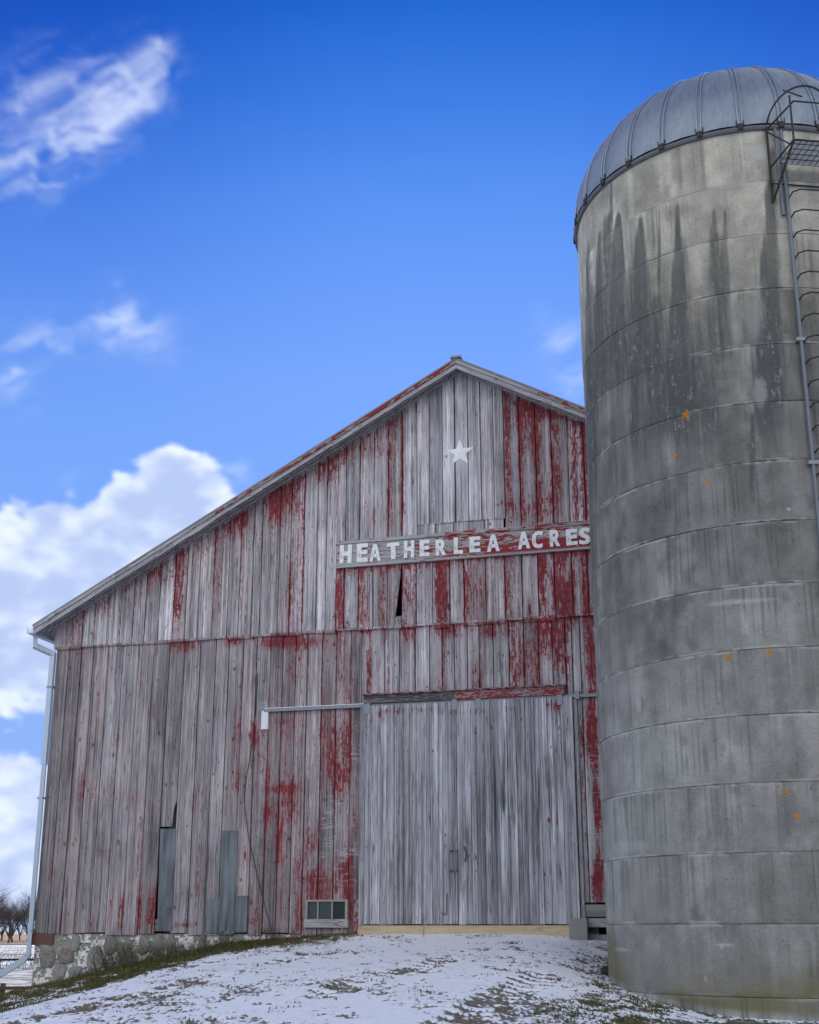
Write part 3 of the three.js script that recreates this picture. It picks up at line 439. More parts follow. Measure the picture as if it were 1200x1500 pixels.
// steel patches nailed over rotten boards
const patchMat = (() => { const [c, b] = paintTex(256, 512, (i, j, o) => { const u = i / 256, y = j / 256, v = 0.145 + 0.16 * (fbm(u * 8, y * 2, 4) - 0.5) + 0.09 * (n2(u * 32, y * 2) - 0.5), d = sst(0.62, 0.8, fbm(u * 8 + 40, y * 1.2 + 3, 3)); o[0] = mix(v * 0.86, 0.06, d); o[1] = mix(v * 0.98, 0.07, d); o[2] = mix(v * 1.12, 0.09, d); o[3] = 0.5 + 0.4 * (fbm(u * 16, y * 4, 2) - 0.5); }); return new THREE.MeshStandardMaterial({ map: c, bumpMap: b, bumpScale: 0.004, roughness: 0.6, metalness: 0.25 }); })();
[[[231, 1364], [253, 1364], [259, 1214], [236, 1214]], [[322, 1368], [344, 1368], [349, 1217], [325, 1217]], [[303, 1367], [321.5, 1367], [323, 1316], [305, 1316]], [[345, 1365], [362, 1365], [364, 1312], [347.5, 1312]]].forEach((q, i) => part('metal_patch', convex(q.map(p => W(...p)), 0.018, 0.026 + 0.004 * i, 0.002, (u, y) => [u + i * 0.3, y * 0.5 + i * 0.2], 0.004 * (i % 2), 0), patchMat, barn));
// low window beside the door
{ const w = new THREE.Group(); w.name = 'window'; barn.add(w);
  const [u0, y1] = W(450, 1319), [u1, y0] = W(511, 1345), yb = W(480, 1359)[1], zf = 0.075, f = 0.035;
  const frameM = std(0.30, 0.29, 0.28, 0.85);
  part('frame', mergeGeometries([box(u0, u1, y1 - f * 0.6, y1 + 0.01, 0.014, zf), box(u0, u0 + f, y0 - 0.01, y1 - f * 0.61, 0.014, zf), box(u1 - f * 1.3, u1, y0 - 0.01, y1 - f * 0.61, 0.014, zf)]), frameM, w);
  part('sill', sw(convex([[u0 - 0.02, yb], [u1 + 0.01, yb], [u1 + 0.01, y0 - 0.012], [u0 - 0.02, y0 - 0.012]], 0.014, 0.085, 0.006, (u, y) => [u * .5, y])), wood, w);
  const iu = [u0 + f, mix(u0, u1, 0.29), mix(u0, u1, 0.63), u1 - f * 1.3];
  for (let i = 1; i < 3; i++) part('mullion', box(iu[i] - 0.012, iu[i] + 0.012, y0 - 0.01, y1 - f * 0.61, 0.024, 0.066), frameM, w);
  for (let i = 0; i < 3; i++) { const g = box(iu[i] + 0.004, iu[i + 1] - 0.004, y0 - 0.005, y1 - f * 0.65, 0.034 + i * 0.003, 0.038 + i * 0.003); part('pane', g, i < 2 ? std(0.02, 0.038, 0.05, 0.4) : std(0.004, 0.014, 0.014, 0.6), w); }
}
// rubble foundation
{ const fd = new THREE.Group(); fd.name = 'foundation'; barn.add(fd);
  const [mc, mb] = paintTex(1024, 512, (i, j, o) => { const u = i / 128, y = j / 128, n = fbm(u * 6, y * 6, 4), f = fbm(u * 22, y * 22, 3), w = sst(0.44, 0.56, 0.55 * n + 0.45 * f), g = n2(u * 64, y * 64); const v = mix(0.26, 0.72, w) * (0.75 + 0.5 * g); o[0] = v * 1.02; o[1] = v * 0.99; o[2] = v * mix(0.88, 0.97, w); o[3] = 0.3 + 0.5 * w + 0.3 * f; });
  const mortar = new THREE.MeshStandardMaterial({ map: mc, bumpMap: mb, bumpScale: 0.05, roughness: 0.95 });
  const remap = (g, k) => { const a = g.attributes.uv, p = g.attributes.position, n = g.attributes.normal; for (let i = 0; i < a.count; i++) { const z = Math.abs(n.getX(i)) > 0.6 ? p.getZ(i) : p.getX(i); a.setXY(i, z / 8 * k, p.getY(i) / 4 * k); } return g; };
  const fb = yBase - 0.004;
  part('mortar', remap(box(uL + 0.02, uDoorL + 0.3, fb - 3.4, fb, -0.5, -0.025), 1), mortar, fd);
  part('mortar', remap(box(uDoorL + 0.3, uR, fb - 3.4, sillB - 0.13, -0.5, -0.025), 1), mortar, fd);
  part('mortar', remap(box(uL + 0.02, uL + 0.5, fb - 3.4, fb, -LEN, -0.5), 1), mortar, fd);
  const FR = rng(99), shapes = [];
  for (let k = 0; k < 7; k++) { const g = new THREE.IcosahedronGeometry(1, 2), p = g.attributes.position; for (let i = 0; i < p.count; i++) { const x = p.getX(i), y = p.getY(i), z = p.getZ(i), m = 0.72 + 0.5 * fbm(x * 1.3 + k * 7 + 20, y * 1.3 + z + 30, 2), c = Math.pow(Math.pow(Math.abs(x), 3) + Math.pow(Math.abs(y), 3) + Math.pow(Math.abs(z), 3), -1 / 3); p.setXYZ(i, x * m * c, y * m * c, z * m * c); } g.computeVertexNormals(); shapes.push(g); }
  const tones = [[.50, .48, .45], [.46, .43, .39], [.54, .53, .50], [.40, .37, .34], [.58, .57, .55], [.42, .35, .31], [.22, .21, .21]].map(c => { const m = std(...c, 0.95); m.bumpMap = mb; m.bumpScale = 0.05; return m; });
  let u = uL + 0.12; const rows = [];
  for (let r = 0; r < 4; r++) { for (let x = uL + 0.05 + 0.12 * FR(); x < -2.0;) { const w = 0.14 + 0.24 * FR(), hh = 0.10 + 0.10 * FR(), y = fb - 0.13 - r * 0.27 + 0.07 * (FR() - 0.5); if (y > EYE + gWall(x) - 0.35 && FR() < 0.55) { const m = part('stone', shapes[Math.floor(FR() * 7)], tones[Math.floor(FR() * (r === 0 ? 5 : 7))], fd); m.position.set(x + w / 2, Math.min(y, fb - hh - 0.01), -0.055 + 0.02 * FR()); m.scale.set(w * 0.56, hh * 1.1, 0.062); m.rotation.z = 0.3 * (FR() - 0.5); } x += w + 0.03 + 0.04 * FR(); } }
}

// ---------------------------------------------------------------- name board, star, gutter, cables
const onWall = o => { o.position.set(0, 0, -Z0); o.rotation.y = TURN; return o; };
{ const sg = onWall(thing('name_board', 'long faded wooden name board with raised white capital letters across the gable', 'sign'));
  const L = 0.052, uA = W(493, 815, L)[0], uB = 4.05, h = signT - signB;
  const [c, b] = paintTex(2048, 256, (i, j, o) => { const x = i / 2048 * 4.7, y = j / 256 * 0.6, g = n2(x * 2.2, y * 150), g2 = n2(x * 0.8 + 4, y * 70), ck = Math.abs(n2(x * 0.9 + 8, y * 40) - 0.5); let v = 0.36 + 0.15 * (g - 0.5) + 0.14 * (g2 - 0.5); if (ck < 0.03) v *= 0.55; const d = 0.12 + 0.14 * sst(0.8, 3.6, x) + 0.26 * sst(0.28, 0.12, y) * sst(1.6, 3.2, x), f = 0.42 * fbm(x * 3.2, y * 22, 3) + 0.33 * fbm(x * 14 + 5, y * 46, 2) + 0.25 * n2(x * 12, y * 110), p = sst(-0.03, 0.03, d * 0.95 - (f - 0.28) * 1.3 + 0.03) * sst(0.02, 0.06, y) ; o[0] = mix(v, 0.27, p); o[1] = mix(v * 0.99, 0.028, p); o[2] = mix(v * 0.99, 0.035, p); o[3] = 0.5 + 0.4 * (g - 0.5) + 0.2 * p - (ck < 0.03 ? 0.3 : 0); }, THREE.ClampToEdgeWrapping);
  const m = new THREE.MeshStandardMaterial({ map: c, bumpMap: b, bumpScale: 0.005, roughness: 0.86 }), uvS = (u, y) => [(u - uA) / 4.7, (y - signB) / 0.6];
  const ys = [signB, signB + h * 0.16, signB + h * 0.52, signB + h * 0.86, signT];
  for (let i = 0; i < 4; i++) part('plank', convex([[uA + (i % 3 ? 0.02 : 0), ys[i] + 0.002], [uB, ys[i] + 0.002], [uB, ys[i + 1] - 0.002], [uA + (i % 3 ? 0.02 : 0), ys[i + 1] - 0.002]], L, L + (i % 3 ? 0.028 : 0.048), 0.004, uvS), m, sg);
  const font = await new FontLoader().loadAsync('fonts/droid/droid_sans_bold.typeface.json');
  const lm = (() => { const [c2] = paintTex(256, 256, (i, j, o) => { const v = 0.90 - 0.26 * sst(0.52, 0.78, fbm(i / 30, j / 30, 4)) - 0.12 * n2(i / 6, j / 6) - 0.35 * sst(0.72, 0.78, fbm(i / 12 + 50, j / 12, 3)); o[0] = v * 0.98; o[1] = v * 0.99; o[2] = v; }); return new THREE.MeshStandardMaterial({ map: c2, roughness: 0.75 }); })();
  [['H', 498, 515.5, 798, 825], ['E', 523, 539, 796, 823], ['A', 541.5, 558, 797, 822], ['T', 567, 585.5, 795, 819], ['H', 592, 607, 792, 817], ['E', 615, 629.5, 791, 815], ['R', 638.5, 653.5, 790, 813.5], ['L', 665, 678.5, 787, 811.5], ['E', 688, 704, 786, 809], ['A', 713.5, 732, 783, 808], ['A', 758.5, 776.5, 779, 804], ['C', 779.5, 796, 778, 803], ['R', 805.5, 820.5, 776, 800.5], ['E', 829.5, 846, 775, 798.5], ['S', 848.5, 865, 773, 797.5]].forEach(([ch, xa, xb, yt, yb], i) => {
    const g = new TextGeometry(ch, { font, size: 1, depth: 1, curveSegments: 5, bevelEnabled: true, bevelThickness: 0.02, bevelSize: 0.03, bevelSegments: 1 }); g.computeBoundingBox(); const bb = g.boundingBox, a = W((xa + xb) / 2 - (xb - xa) / 2, (yt + yb) / 2, 0.09), e = W(xb, (yt + yb) / 2, 0.09), t = W((xa + xb) / 2, yt, 0.09), bo = W((xa + xb) / 2, yb, 0.09);
    g.translate(-(bb.min.x + bb.max.x) / 2, -(bb.min.y + bb.max.y) / 2, 0); g.scale((e[0] - a[0]) / (bb.max.x - bb.min.x), (t[1] - bo[1]) / (bb.max.y - bb.min.y), 0.022); const me = part('letter', g, lm, sg); me.position.set((a[0] + e[0]) / 2, (t[1] + bo[1]) / 2, L + 0.026); me.rotation.z = ((i * 37) % 7 - 3) * 0.008;
  });
}
{ const st = onWall(thing('barn_star', 'white five pointed wooden star fixed below the gable peak', 'star')), [cu, cy] = W(673.5, 663, 0.07), R = Math.abs(W(694, 655, 0.07)[0] - cu) * 1.03, pos = [];
  const pt = (i, r) => [cu + r * Math.sin(i * Math.PI / 5), cy + r * Math.cos(i * Math.PI / 5), 0.062];
  for (let i = 0; i < 10; i++) { const a = pt(i, i % 2 ? R * 0.40 : R), b = pt(i + 1, i % 2 ? R : R * 0.40), c = [cu, cy, 0.076], a2 = [a[0], a[1], 0.056], b2 = [b[0], b[1], 0.056]; pos.push(...a, ...c, ...b, ...a2, ...a, ...b, ...a2, ...b, ...b2, ...a2, ...b2, cu, cy, 0.056); }
  part('star_body', geoFrom(pos), std(0.86, 0.87, 0.88, 0.6, { side: THREE.DoubleSide }), st);
}
{ const ds = onWall(thing('downspout', 'pale metal downspout and gutter end running down the barn corner', 'downspout'));
  const pm = std(0.46, 0.54, 0.64, 0.5, { metalness: 0.2 }), us = uL - 0.045, z = 0.055, yE = roofTop(uLe) - 0.18;
  const [ut, yt] = W(80, 958, z), yb = W(47, 1397, z)[1], [u2, y2] = W(-14, 1438, z);
  const pipe = pts => { const gs = []; for (let i = 1; i < pts.length; i++) { const a = new THREE.Vector3(...pts[i - 1]), b = new THREE.Vector3(...pts[i]), l = a.distanceTo(b), g = new THREE.BoxGeometry(0.10, l + 0.05, 0.075, 1, 1, 1); g.applyQuaternion(new THREE.Quaternion().setFromUnitVectors(new THREE.Vector3(0, 1, 0), b.clone().sub(a).normalize())); g.translate((a.x + b.x) / 2, (a.y + b.y) / 2, (a.z + b.z) / 2); gs.push(g); } return mergeGeometries(gs); };
  const [ux, yx] = W(47, 932, 0.25);
  part('elbow', pipe([[ux + 0.05, yE + 0.02, 0.22], [ux + 0.06, yE - 0.20, 0.20], [us, yt, z]]), pm, ds);
  part('pipe', pipe([[us, yt, z], [us, mix(yt, yb, 0.38), z]]), pm, ds); part('pipe', pipe([[us + .003, mix(yt, yb, 0.39), z + .002], [us, yb, z]]), pm, ds);
  part('outlet', pipe([[us, yb, z], [us - 0.10, yb - 0.12, z + 0.01], [u2, y2, z + 0.06]]), pm, ds);
  for (const f of [0.12, 0.5, 0.93]) part('strap', box(us - 0.06, us + 0.075, mix(yt, yb, f), mix(yt, yb, f) + 0.03, z - 0.05, z + 0.043), galv, ds);
  const sh = new THREE.Shape([[-0.13, 0.10], [-0.15, 0.10], [-0.13, -0.02], [0, -0.02], [0, 0.10], [-0.02, 0.10], [-0.02, 0], [-0.11, 0]].map(p => new THREE.Vector2(...p))), g = new THREE.ExtrudeGeometry(sh, { depth: LEN, bevelEnabled: false }); g.translate(uLe + 0.0, yE + 0.02, -LEN + OV); part('gutter', g, pm, ds);
}
tag(onWall((() => { const m = new THREE.Mesh(tube([[...W(377, 985, .05), .03], [...W(374, 1050, .05), .045], [...W(366, 1110, .05), .05], [...W(358, 1165, .05), .04], [...W(364, 1220, .05), .06], [...W(384, 1310, .05), .05], [...W(402, 1372, .05), .10]], 0.008, 6, true, 60), iron); m.name = 'hanging_cable'; scene.add(m); return m; })()), 'thin dark cable hanging down the lower boards to the weeds', 'cable');
tag(onWall((() => { const m = new THREE.Mesh(tube([[...W(382, 714, .3), .36], [...W(382, 735, .1), .12], [...W(382, 800, .06), .06], [...W(381.5, 928, .06), .06]], 0.006, 6, true, 30), std(0.35, 0.34, 0.33, .8)); m.name = 'eave_wire'; scene.add(m); return m; })()), 'thin pale wire dropping from the eave over the upper boards', 'wire');
// ---------------------------------------------------------------- silo
const SX = 5.007, SZ = 16.78, SR = 2.39, RING = 0.80, Y0 = EYE + 0.043, RIM = Y0 + 13 * RING;      // the joint at eye level and the thirteenth joint, the rim
function onSilo(px, py, r = SR) {                     // where a pixel's ray first meets the round wall: angle (0 faces the lens axis) and height
  const [x, y, z] = ray(px, py), a = x * x + z * z, b = -2 * (x * SX + z * SZ), c = SX * SX + SZ * SZ - r * r, q = Math.max(0, b * b - 4 * a * c), t = (-b - Math.sqrt(q)) / (2 * a);
  return [Math.atan2(t * x - SX, SZ - t * z), t * y + EYE];
}
const at = (phi, y, r) => [Math.sin(phi) * r, y, Math.cos(phi) * r];       // in the silo's own frame
const silo = thing('silo', 'tall round grey concrete silo with a ribbed metal dome beside the barn', 'silo');
silo.position.set(SX, 0, -SZ);
const SH = 13.2, SB = RIM - SH;
function buildSiloSkin() {
  const N = 2048, H = 2048;
  // dark run-off streaks, read off the photograph: [x, y from, y to, half width from, half width to, how dark]
  const streaks = [[890, 300, 560, 10, 26, .55], [935, 330, 560, 14, 30, .5], [1000, 330, 600, 8, 24, .5], [1055, 330, 520, 8, 22, .35], [1130, 260, 640, 12, 26, .45], [965, 420, 640, 20, 30, .4], [865, 400, 700, 8, 12, .5], [1040, 430, 640, 20, 34, .35], [993, 288, 480, 2, 10, 1.0], [1000, 420, 640, 8, 12, .6], [938, 310, 480, 6, 11, .85], [905, 300, 520, 4, 12, .85], [878, 330, 560, 5, 9, .8], [862, 340, 620, 3, 5, .7], [1046, 298, 430, 4, 12, .62], [1062, 300, 440, 2, 8, .5], [966, 300, 420, 2, 3, .6], [1130, 200, 480, 8, 12, .6], [1124, 350, 620, 10, 16, .7], [895, 260, 330, 2, 3, .6], [918, 250, 330, 4, 5, .3], [932, 480, 650, 5, 8, .85], [985, 430, 640, 4, 7, .5], [1102, 600, 740, 3, 5, .6], [990, 700, 930, 3, 4, .4], [1040, 520, 700, 10, 20, .3], [870, 560, 900, 5, 7, .4], [1062, 250, 300, 5, 7, .25], [1110, 250, 300, 4, 6, .2], [1190, 300, 700, 14, 14, .3], [1150, 200, 330, 6, 8, .4], [955, 480, 700, 14, 18, .25], [905, 520, 760, 12, 14, .3]]
    .map(([x, a, b, w0, w1, s]) => { const p = onSilo(x, a), q = onSilo(x + (b - a) * 0.05 * 0, b), e0 = onSilo(x + w0, a), e1 = onSilo(x + w1, b); return [p[0], q[0], p[1], q[1], Math.abs(e0[0] - p[0]), Math.abs(e1[0] - q[0]), s]; });
  const lichen = [[1005, 607, 5], [988, 668, 2.8], [1035, 705, 2.5], [1067, 962, 3.5], [1127, 954, 4], [1153, 1160, 3], [1168, 1196, 3.6], [1140, 1152, 2], [1150, 1166, 2]].map(([x, y, r]) => { const p = onSilo(x, y), e = onSilo(x, y - r); return [...p, Math.abs(e[1] - p[1]) * 1.2]; });
  const daubs = [[1112, 222, 10, 9, .5], [1060, 1384, 16, 2.5, .5], [1057, 1387, 3, 5, .5], [911, 1391, 12, 3, .5], [1034, 1434, 2, 5, .5], [1105, 455, 14, 40, .22], [1078, 470, 8, 40, .2], [1113, 575, 8, 20, .35], [1156, 746, 3, 2, .6], [1058, 883, 26, 4, .35], [1100, 880, 30, 3, .3], [920, 1010, 30, 12, .12], [910, 1130, 30, 20, .12], [920, 1240, 30, 8, .22], [930, 1330, 40, 30, .08]].map(([x, y, a, b, s]) => { const p = onSilo(x, y), e = onSilo(x + a, y), f = onSilo(x, y - b); return [...p, Math.abs(e[0] - p[0]), Math.abs(f[1] - p[1]), s]; });
  const baseTone = [[-2, .215], [0, .215], [1, .235], [2, .225], [3, .24], [4, .205], [5, .185], [6, .165], [7, .158], [8, .158], [9, .175], [10, .25], [11, .36], [12, .41], [13, .39]];
  const TR = rng(55), tone = []; for (let k = 0; k < 20; k++) tone.push(0.92 + 0.16 * TR());
  const sa = new Float32Array(N * H);
  for (const [p0, p1, y0, y1, w0, w1, s] of streaks) {
    const ya = Math.max(0, Math.floor((y1 - 0.5 - SB) / SH * H)), yb = Math.min(H - 1, Math.ceil((y0 - SB) / SH * H));
    for (let j = ya; j <= yb; j++) { const y = SB + (j + 0.5) / H * SH, t = clamp((y0 - y) / (y0 - y1)), ph = mix(p0, p1, t), w = mix(w0 * 0.4, w1, Math.pow(t, 0.8)) * 1.35, f = s * sst(0, 0.10, t) * sst(1.22, 0.8, (y0 - y) / (y0 - y1));
      const i0 = Math.floor(((ph - w * 2) / (2 * Math.PI) + 0.5) * N), i1 = Math.ceil(((ph + w * 2) / (2 * Math.PI) + 0.5) * N);
      for (let i = i0; i <= i1; i++) { const phi = ((i + 0.5) / N - 0.5) * 2 * Math.PI, x = (phi - ph) / w + 0.5 * (n2(phi * 60, y * 1.6) - 0.5), e = f * sst(1.5, 0.2, Math.abs(x)), k = j * N + ((i + N) % N); sa[k] = 1 - (1 - sa[k]) * (1 - e); } }
  }
  return paintTex(N, H, (i, j, o) => {
    const phi = ((i + 0.5) / N - 0.5) * 2 * Math.PI, y = SB + (j + 0.5) / H * SH, x = phi * SR, k = (y - Y0) / RING, kb = Math.floor(k), fr = k - kb;
    const seed = kb * 13.7, c1 = fbm(x * 0.9 + seed, y * 0.8, 4), c2 = fbm(x * 5 + 3, y * 4 + seed, 4), sp = n2(x * 75, y * 75), sp2 = n2(x * 150, y * 150), vs = n2(x * 9 + seed * 0.3, y * 0.5), vs2 = n2(x * 38 + seed, y * 0.9), pit = n2(x * 42 + 9, y * 42);
    const pan = NT[(((kb + 9) * 37) & 255) * 256 + ((Math.floor(phi * 14 / Math.PI + 0.87 + 0.5 * (kb & 1)) * 11) & 255)];
    let v = interp(baseTone, k) * (tone[(kb + 4) % 20]) * (0.90 + 0.2 * pan) * (0.36 + 0.56 * c1 + 0.74 * c2) * (0.80 + 0.22 * sp + 0.18 * sp2) * (0.84 + 0.32 * vs), hgt = 0.5 + 0.14 * (c2 - 0.5) + 0.22 * (sp - 0.5);
    // vertical run marks that start at each joint
    const run = sst(0.60, 0.80, vs2) * sst(0.0, 0.35, fr) * sst(0.3, 0.7, c1); v *= 1 - 0.32 * run; const wash = sst(0.62, 0.78, n2(x * 6 + seed * 2, y * 0.35)) * sst(0.35, 0.6, c2); v *= 1 + 0.18 * wash;
    // form-panel joints and pale lime along the rings
    const wob = 0.012 * (n2(x * 3, kb * 5) - 0.5), dJ = Math.min(Math.abs(fr * RING + wob), Math.abs((1 - fr) * RING - wob));
    const lime = sst(0.035, 0.0, Math.abs(dJ - 0.012)) * sst(0.46, 0.66, n2(x * 2.4 + kb * 9, kb * 3.1) * 0.6 + 0.4 * n2(x * 14, y * 30)), dk = 0.7 * sst(0.012, 0.003, dJ) * sst(0.40, 0.65, n2(x * 1.7 + kb * 4, kb * 7)), grime = sst(0.10, 0, fr) * sst(0.4, 0.62, c2) ;
    v = v * (1 - 0.22 * grime) * (1 - 0.55 * dk); v = mix(v, Math.max(v, 0.40), lime * 0.65); hgt -= 0.4 * dk; hgt += 0.15 * lime;
    if (pit > 0.93) { v *= 0.72; hgt -= 0.25; } if (pit < 0.05 && k < 9) { v *= 1.22; }
    const vseam = Math.abs(((phi * 14 / Math.PI + 0.37 + 0.5 * (kb % 2)) % 1 + 1) % 1 - 0.5); if (vseam < 0.006) { v *= 0.82; hgt -= 0.15; }
    let R = v * 1.02, G = v * 1.0, B = v * mix(0.90, 0.95, sst(11, 6, k));
    if (k < 6) { const gr = 0.5 * sst(0.45, 0.7, c1); R *= 1 - 0.07 * gr; G *= 1.0; B *= 1 - 0.02 * gr; }
    if (k > 9.5) { R *= 1.03; B *= 0.93; }
    // black run-off
    const s = sa[j * N + i]; if (s > 0.01) { const fib = 0.5 * n2(x * 26 + 4, y * 0.9) + 0.2 * vs2 + 0.3 * n2(x * 60, y * 14), t = clamp(s * 1.4 - 0.62 + 1.2 * fib * Math.min(1, s * 2)) * (0.72 + 0.5 * (c2 - 0.3)); R = mix(R, 0.052, t * 0.9); G = mix(G, 0.056, t * 0.9); B = mix(B, 0.060, t * 0.9); const gl = sst(0.60, 0.85, 0.45 * n2(x * 40 + 8, y * 6) + 0.3 * n2(x * 20, y * 16) + 0.25 * sp) * sst(0.3, 0.7, s) * sst(11, 9.5, k); R = mix(R, 0.34, gl * 0.55); G = mix(G, 0.35, gl * 0.55); B = mix(B, 0.35, gl * 0.55); }
    for (const [p, yy, a, b, q] of daubs) { const dx = (phi - p) / a, dy = (y - yy) / b; if (dx * dx + dy * dy < 2.5) { const t = q * sst(1.4, 0.6, Math.hypot(dx, dy) + 1.1 * (c2 - 0.5) + 0.7 * (sp - 0.5)); R = mix(R, 0.50, t); G = mix(G, 0.50, t); B = mix(B, 0.48, t); } }
    for (const [p, yy, r] of lichen) { const dx = (phi - p) * SR / r, dy = (y - yy) / r; if (dx * dx + dy * dy < 3) { const t = sst(1.2, 0.7, Math.hypot(dx, dy) + 1.6 * (n2(x * 60, y * 60) - 0.5)); R = mix(R, 0.42, t); G = mix(G, 0.17, t); B = mix(B, 0.02, t); } }
    // moss and rusty soil splash at the foot
    const foot = y - (EYE + gSmoothAt(phi)); const ms = sst(0.75, 0.15, foot + 0.5 * (fbm(x * 2, y * 2, 3) - 0.5)) * sst(0.28, 0.60, c1 * 0.6 + c2 * 0.4) * sst(0.02, 0.12, foot); if (ms > 0) { R = mix(R, 0.135, ms * 0.75); G = mix(G, 0.120, ms * 0.75); B = mix(B, 0.040, ms * 0.75); }
    o[0] = R; o[1] = G; o[2] = B; o[3] = hgt;
  });
}
const footTab = []; for (let i = 0; i <= 360; i++) { const p = (i - 180) * Math.PI / 180; footTab.push(gSmooth(SX + Math.sin(p) * SR, SZ - Math.cos(p) * SR) - EYE); }
function gSmoothAt(phi) { return footTab[Math.round(clamp(phi * 180 / Math.PI + 180, 0, 360))]; }
const [siC, siB] = buildSiloSkin();
const concrete = new THREE.MeshStandardMaterial({ map: siC, bumpMap: siB, bumpScale: 0.012, roughness: 0.93 });
{ const QR = rng(21), seg = 120;
  for (let k = -3; k < 13; k++) {
    const y0 = Y0 + k * RING + (k > -3 ? 0 : -0.2), y1 = Y0 + (k + 1) * RING, dr = 0.010 * (QR() - 0.5) + (k < 0 ? 0.004 : 0), lip = 0.003, pos = [], uv = [], prof = [[y0 + 0.0005, SR - 0.03], [y0 + 0.0005, SR + dr - lip], [y0 + 0.010, SR + dr], [y1 - 0.010, SR + dr + 0.003 * (QR() - 0.5)], [y1, SR + dr - lip], [y1, SR - 0.03]];
    const idx = [];
    for (const [y, r] of prof) for (let i = 0; i <= seg; i++) { const p = (i / seg - 0.5) * 2 * Math.PI; pos.push(...at(p, y, r)); uv.push(i / seg, (y - SB) / SH); }
    for (let a = 0; a < prof.length - 1; a++) for (let i = 0; i < seg; i++) { const q = a * (seg + 1) + i, r = q + 1, s = q + seg + 1, t = s + 1; idx.push(q, r, t, q, t, s); }
    const g = new THREE.BufferGeometry(); g.setAttribute('position', new THREE.Float32BufferAttribute(pos, 3)); g.setAttribute('uv', new THREE.Float32BufferAttribute(uv, 2)); g.setIndex(idx); g.computeVertexNormals();
    part('concrete_ring', g, concrete, silo);
  }
  // inner lining so that the silo is a closed, dark tube
  { const g = new THREE.CylinderGeometry(SR - 0.06, SR - 0.06, RIM - SB - 0.1, 64, 1, true); g.translate(0, (RIM + SB) / 2, 0); part('lining', g, std(0.2, 0.2, 0.2, 0.95, { side: THREE.DoubleSide }), silo); }
  // dome
  const dome = new THREE.Group(); dome.name = 'dome'; silo.add(dome);
  const NB = 28, DB = 2.06, RB = SR + 0.03, [ph0] = onSilo(1085, 196), D0 = RIM + 0.075;
  const [dc, db] = paintTex(512, 512, (i, j, o) => { const u = i / 64, y = j / 64, n = fbm(u, y, 4), f = n2(u * 8, y * 3), s = n2(u * 16, y * 0.8), scr = Math.abs(n2(u * 3 + 20, y * 9) - 0.5); let v = 0.31 + 0.12 * (n - 0.5) + 0.05 * (f - 0.5) + 0.06 * (s - 0.5); if (scr < 0.006 && n > 0.55) v *= 0.5; o[0] = v * 0.84; o[1] = v * 0.98; o[2] = v * 1.14; o[3] = 0.5 + 0.7 * (fbm(u * 0.6 + 4, y * 0.6, 2) - 0.5); });
  const steel = new THREE.MeshStandardMaterial({ map: dc, bumpMap: db, bumpScale: 0.02, roughness: 0.5, metalness: 0.55 });
  const ribM = std(0.34, 0.39, 0.46, 0.45, { metalness: 0.6 }), dpt = (p, f, r = 0) => { const c = Math.cos(f), s = Math.sin(f); return at(p, D0 + (DB + r) * s, (RB + r) * c); };
  const gore = (() => { const pos = [], uv = [], idx = [], nu = 6, nf = 14, half = Math.PI / NB; for (let a = 0; a <= nf; a++) for (let i = 0; i <= nu; i++) { const q = i / nu * 2 - 1, f = a / nf * (Math.PI / 2 - 0.06), p = dpt(q * half, f, 0.018 * (1 - q * q) * Math.cos(f)); pos.push(...p); uv.push(q * 0.25, f * 1.2); } for (let a = 0; a < nf; a++) for (let i = 0; i < nu; i++) { const k = a * (nu + 1) + i; idx.push(k, k + 1, k + nu + 2, k, k + nu + 2, k + nu + 1); } const g = new THREE.BufferGeometry(); g.setAttribute('position', new THREE.Float32BufferAttribute(pos, 3)); g.setAttribute('uv', new THREE.Float32BufferAttribute(uv, 2)); g.setIndex(idx); g.computeVertexNormals(); return g; })();
  const rib = (() => { const gs = []; for (const o of [-0.012, 0.012]) { const pts = []; for (let a = 0; a <= 20; a++) { const f = a / 20 * (Math.PI / 2 - 0.05); pts.push(dpt(o * (1 / Math.max(0.25, Math.cos(f))), f, 0.020)); } gs.push(tube(pts, 0.009, 6, true, 24)); } return mergeGeometries(gs); })();
  const bolt = new THREE.CylinderGeometry(0.016, 0.016, 0.03, 6); bolt.rotateX(Math.PI / 2);
  for (let i = 0; i < NB; i++) {
    const p = ph0 + i * 2 * Math.PI / NB, pm = part('dome_panel', gore, steel, dome); pm.rotation.y = p + Math.PI / NB;
    const rm = part('dome_rib', rib, ribM, dome); rm.rotation.y = p;
    const plate = part('rib_foot', mergeGeometries([box(-0.035, 0.035, RIM + 0.0, RIM + 0.09, RB - 0.01, RB + 0.034), box(-0.052, -0.037, RIM + 0.05, RIM + 0.15, RB - 0.01, RB + 0.024), box(0.037, 0.052, RIM + 0.05, RIM + 0.15, RB - 0.01, RB + 0.024)]), iron, dome); plate.rotation.y = p;
  }
  part('rim_band', (() => { const pts = [[RB - 0.03, RIM - 0.004], [RB + 0.004, RIM - 0.004], [RB + 0.002, RIM + 0.02], [RB + 0.018, RIM + 0.024], [RB + 0.018, RIM + 0.040], [RB + 0.002, RIM + 0.044], [RB + 0.002, RIM + 0.062], [RB - 0.03, RIM + 0.075]].map(p => new THREE.Vector2(...p)); return new THREE.LatheGeometry(pts, 112); })(), std(0.17, 0.18, 0.20, 0.55, { metalness: 0.5 }), dome);
  { const g = new THREE.SphereGeometry(0.3, 16, 6, 0, Math.PI * 2, 0, Math.PI / 2); g.scale(1, 0.5, 1); g.translate(0, D0 + DB - 0.02, 0); part('dome_cap', g, ribM, dome); }
  // short tears and dents in the sheets near the ladder
  // ladder: staple rungs cast into the wall
  const [pa] = onSilo(1161, 358), pitchY = 0.305, [, yTop] = onSilo(1180, 290);
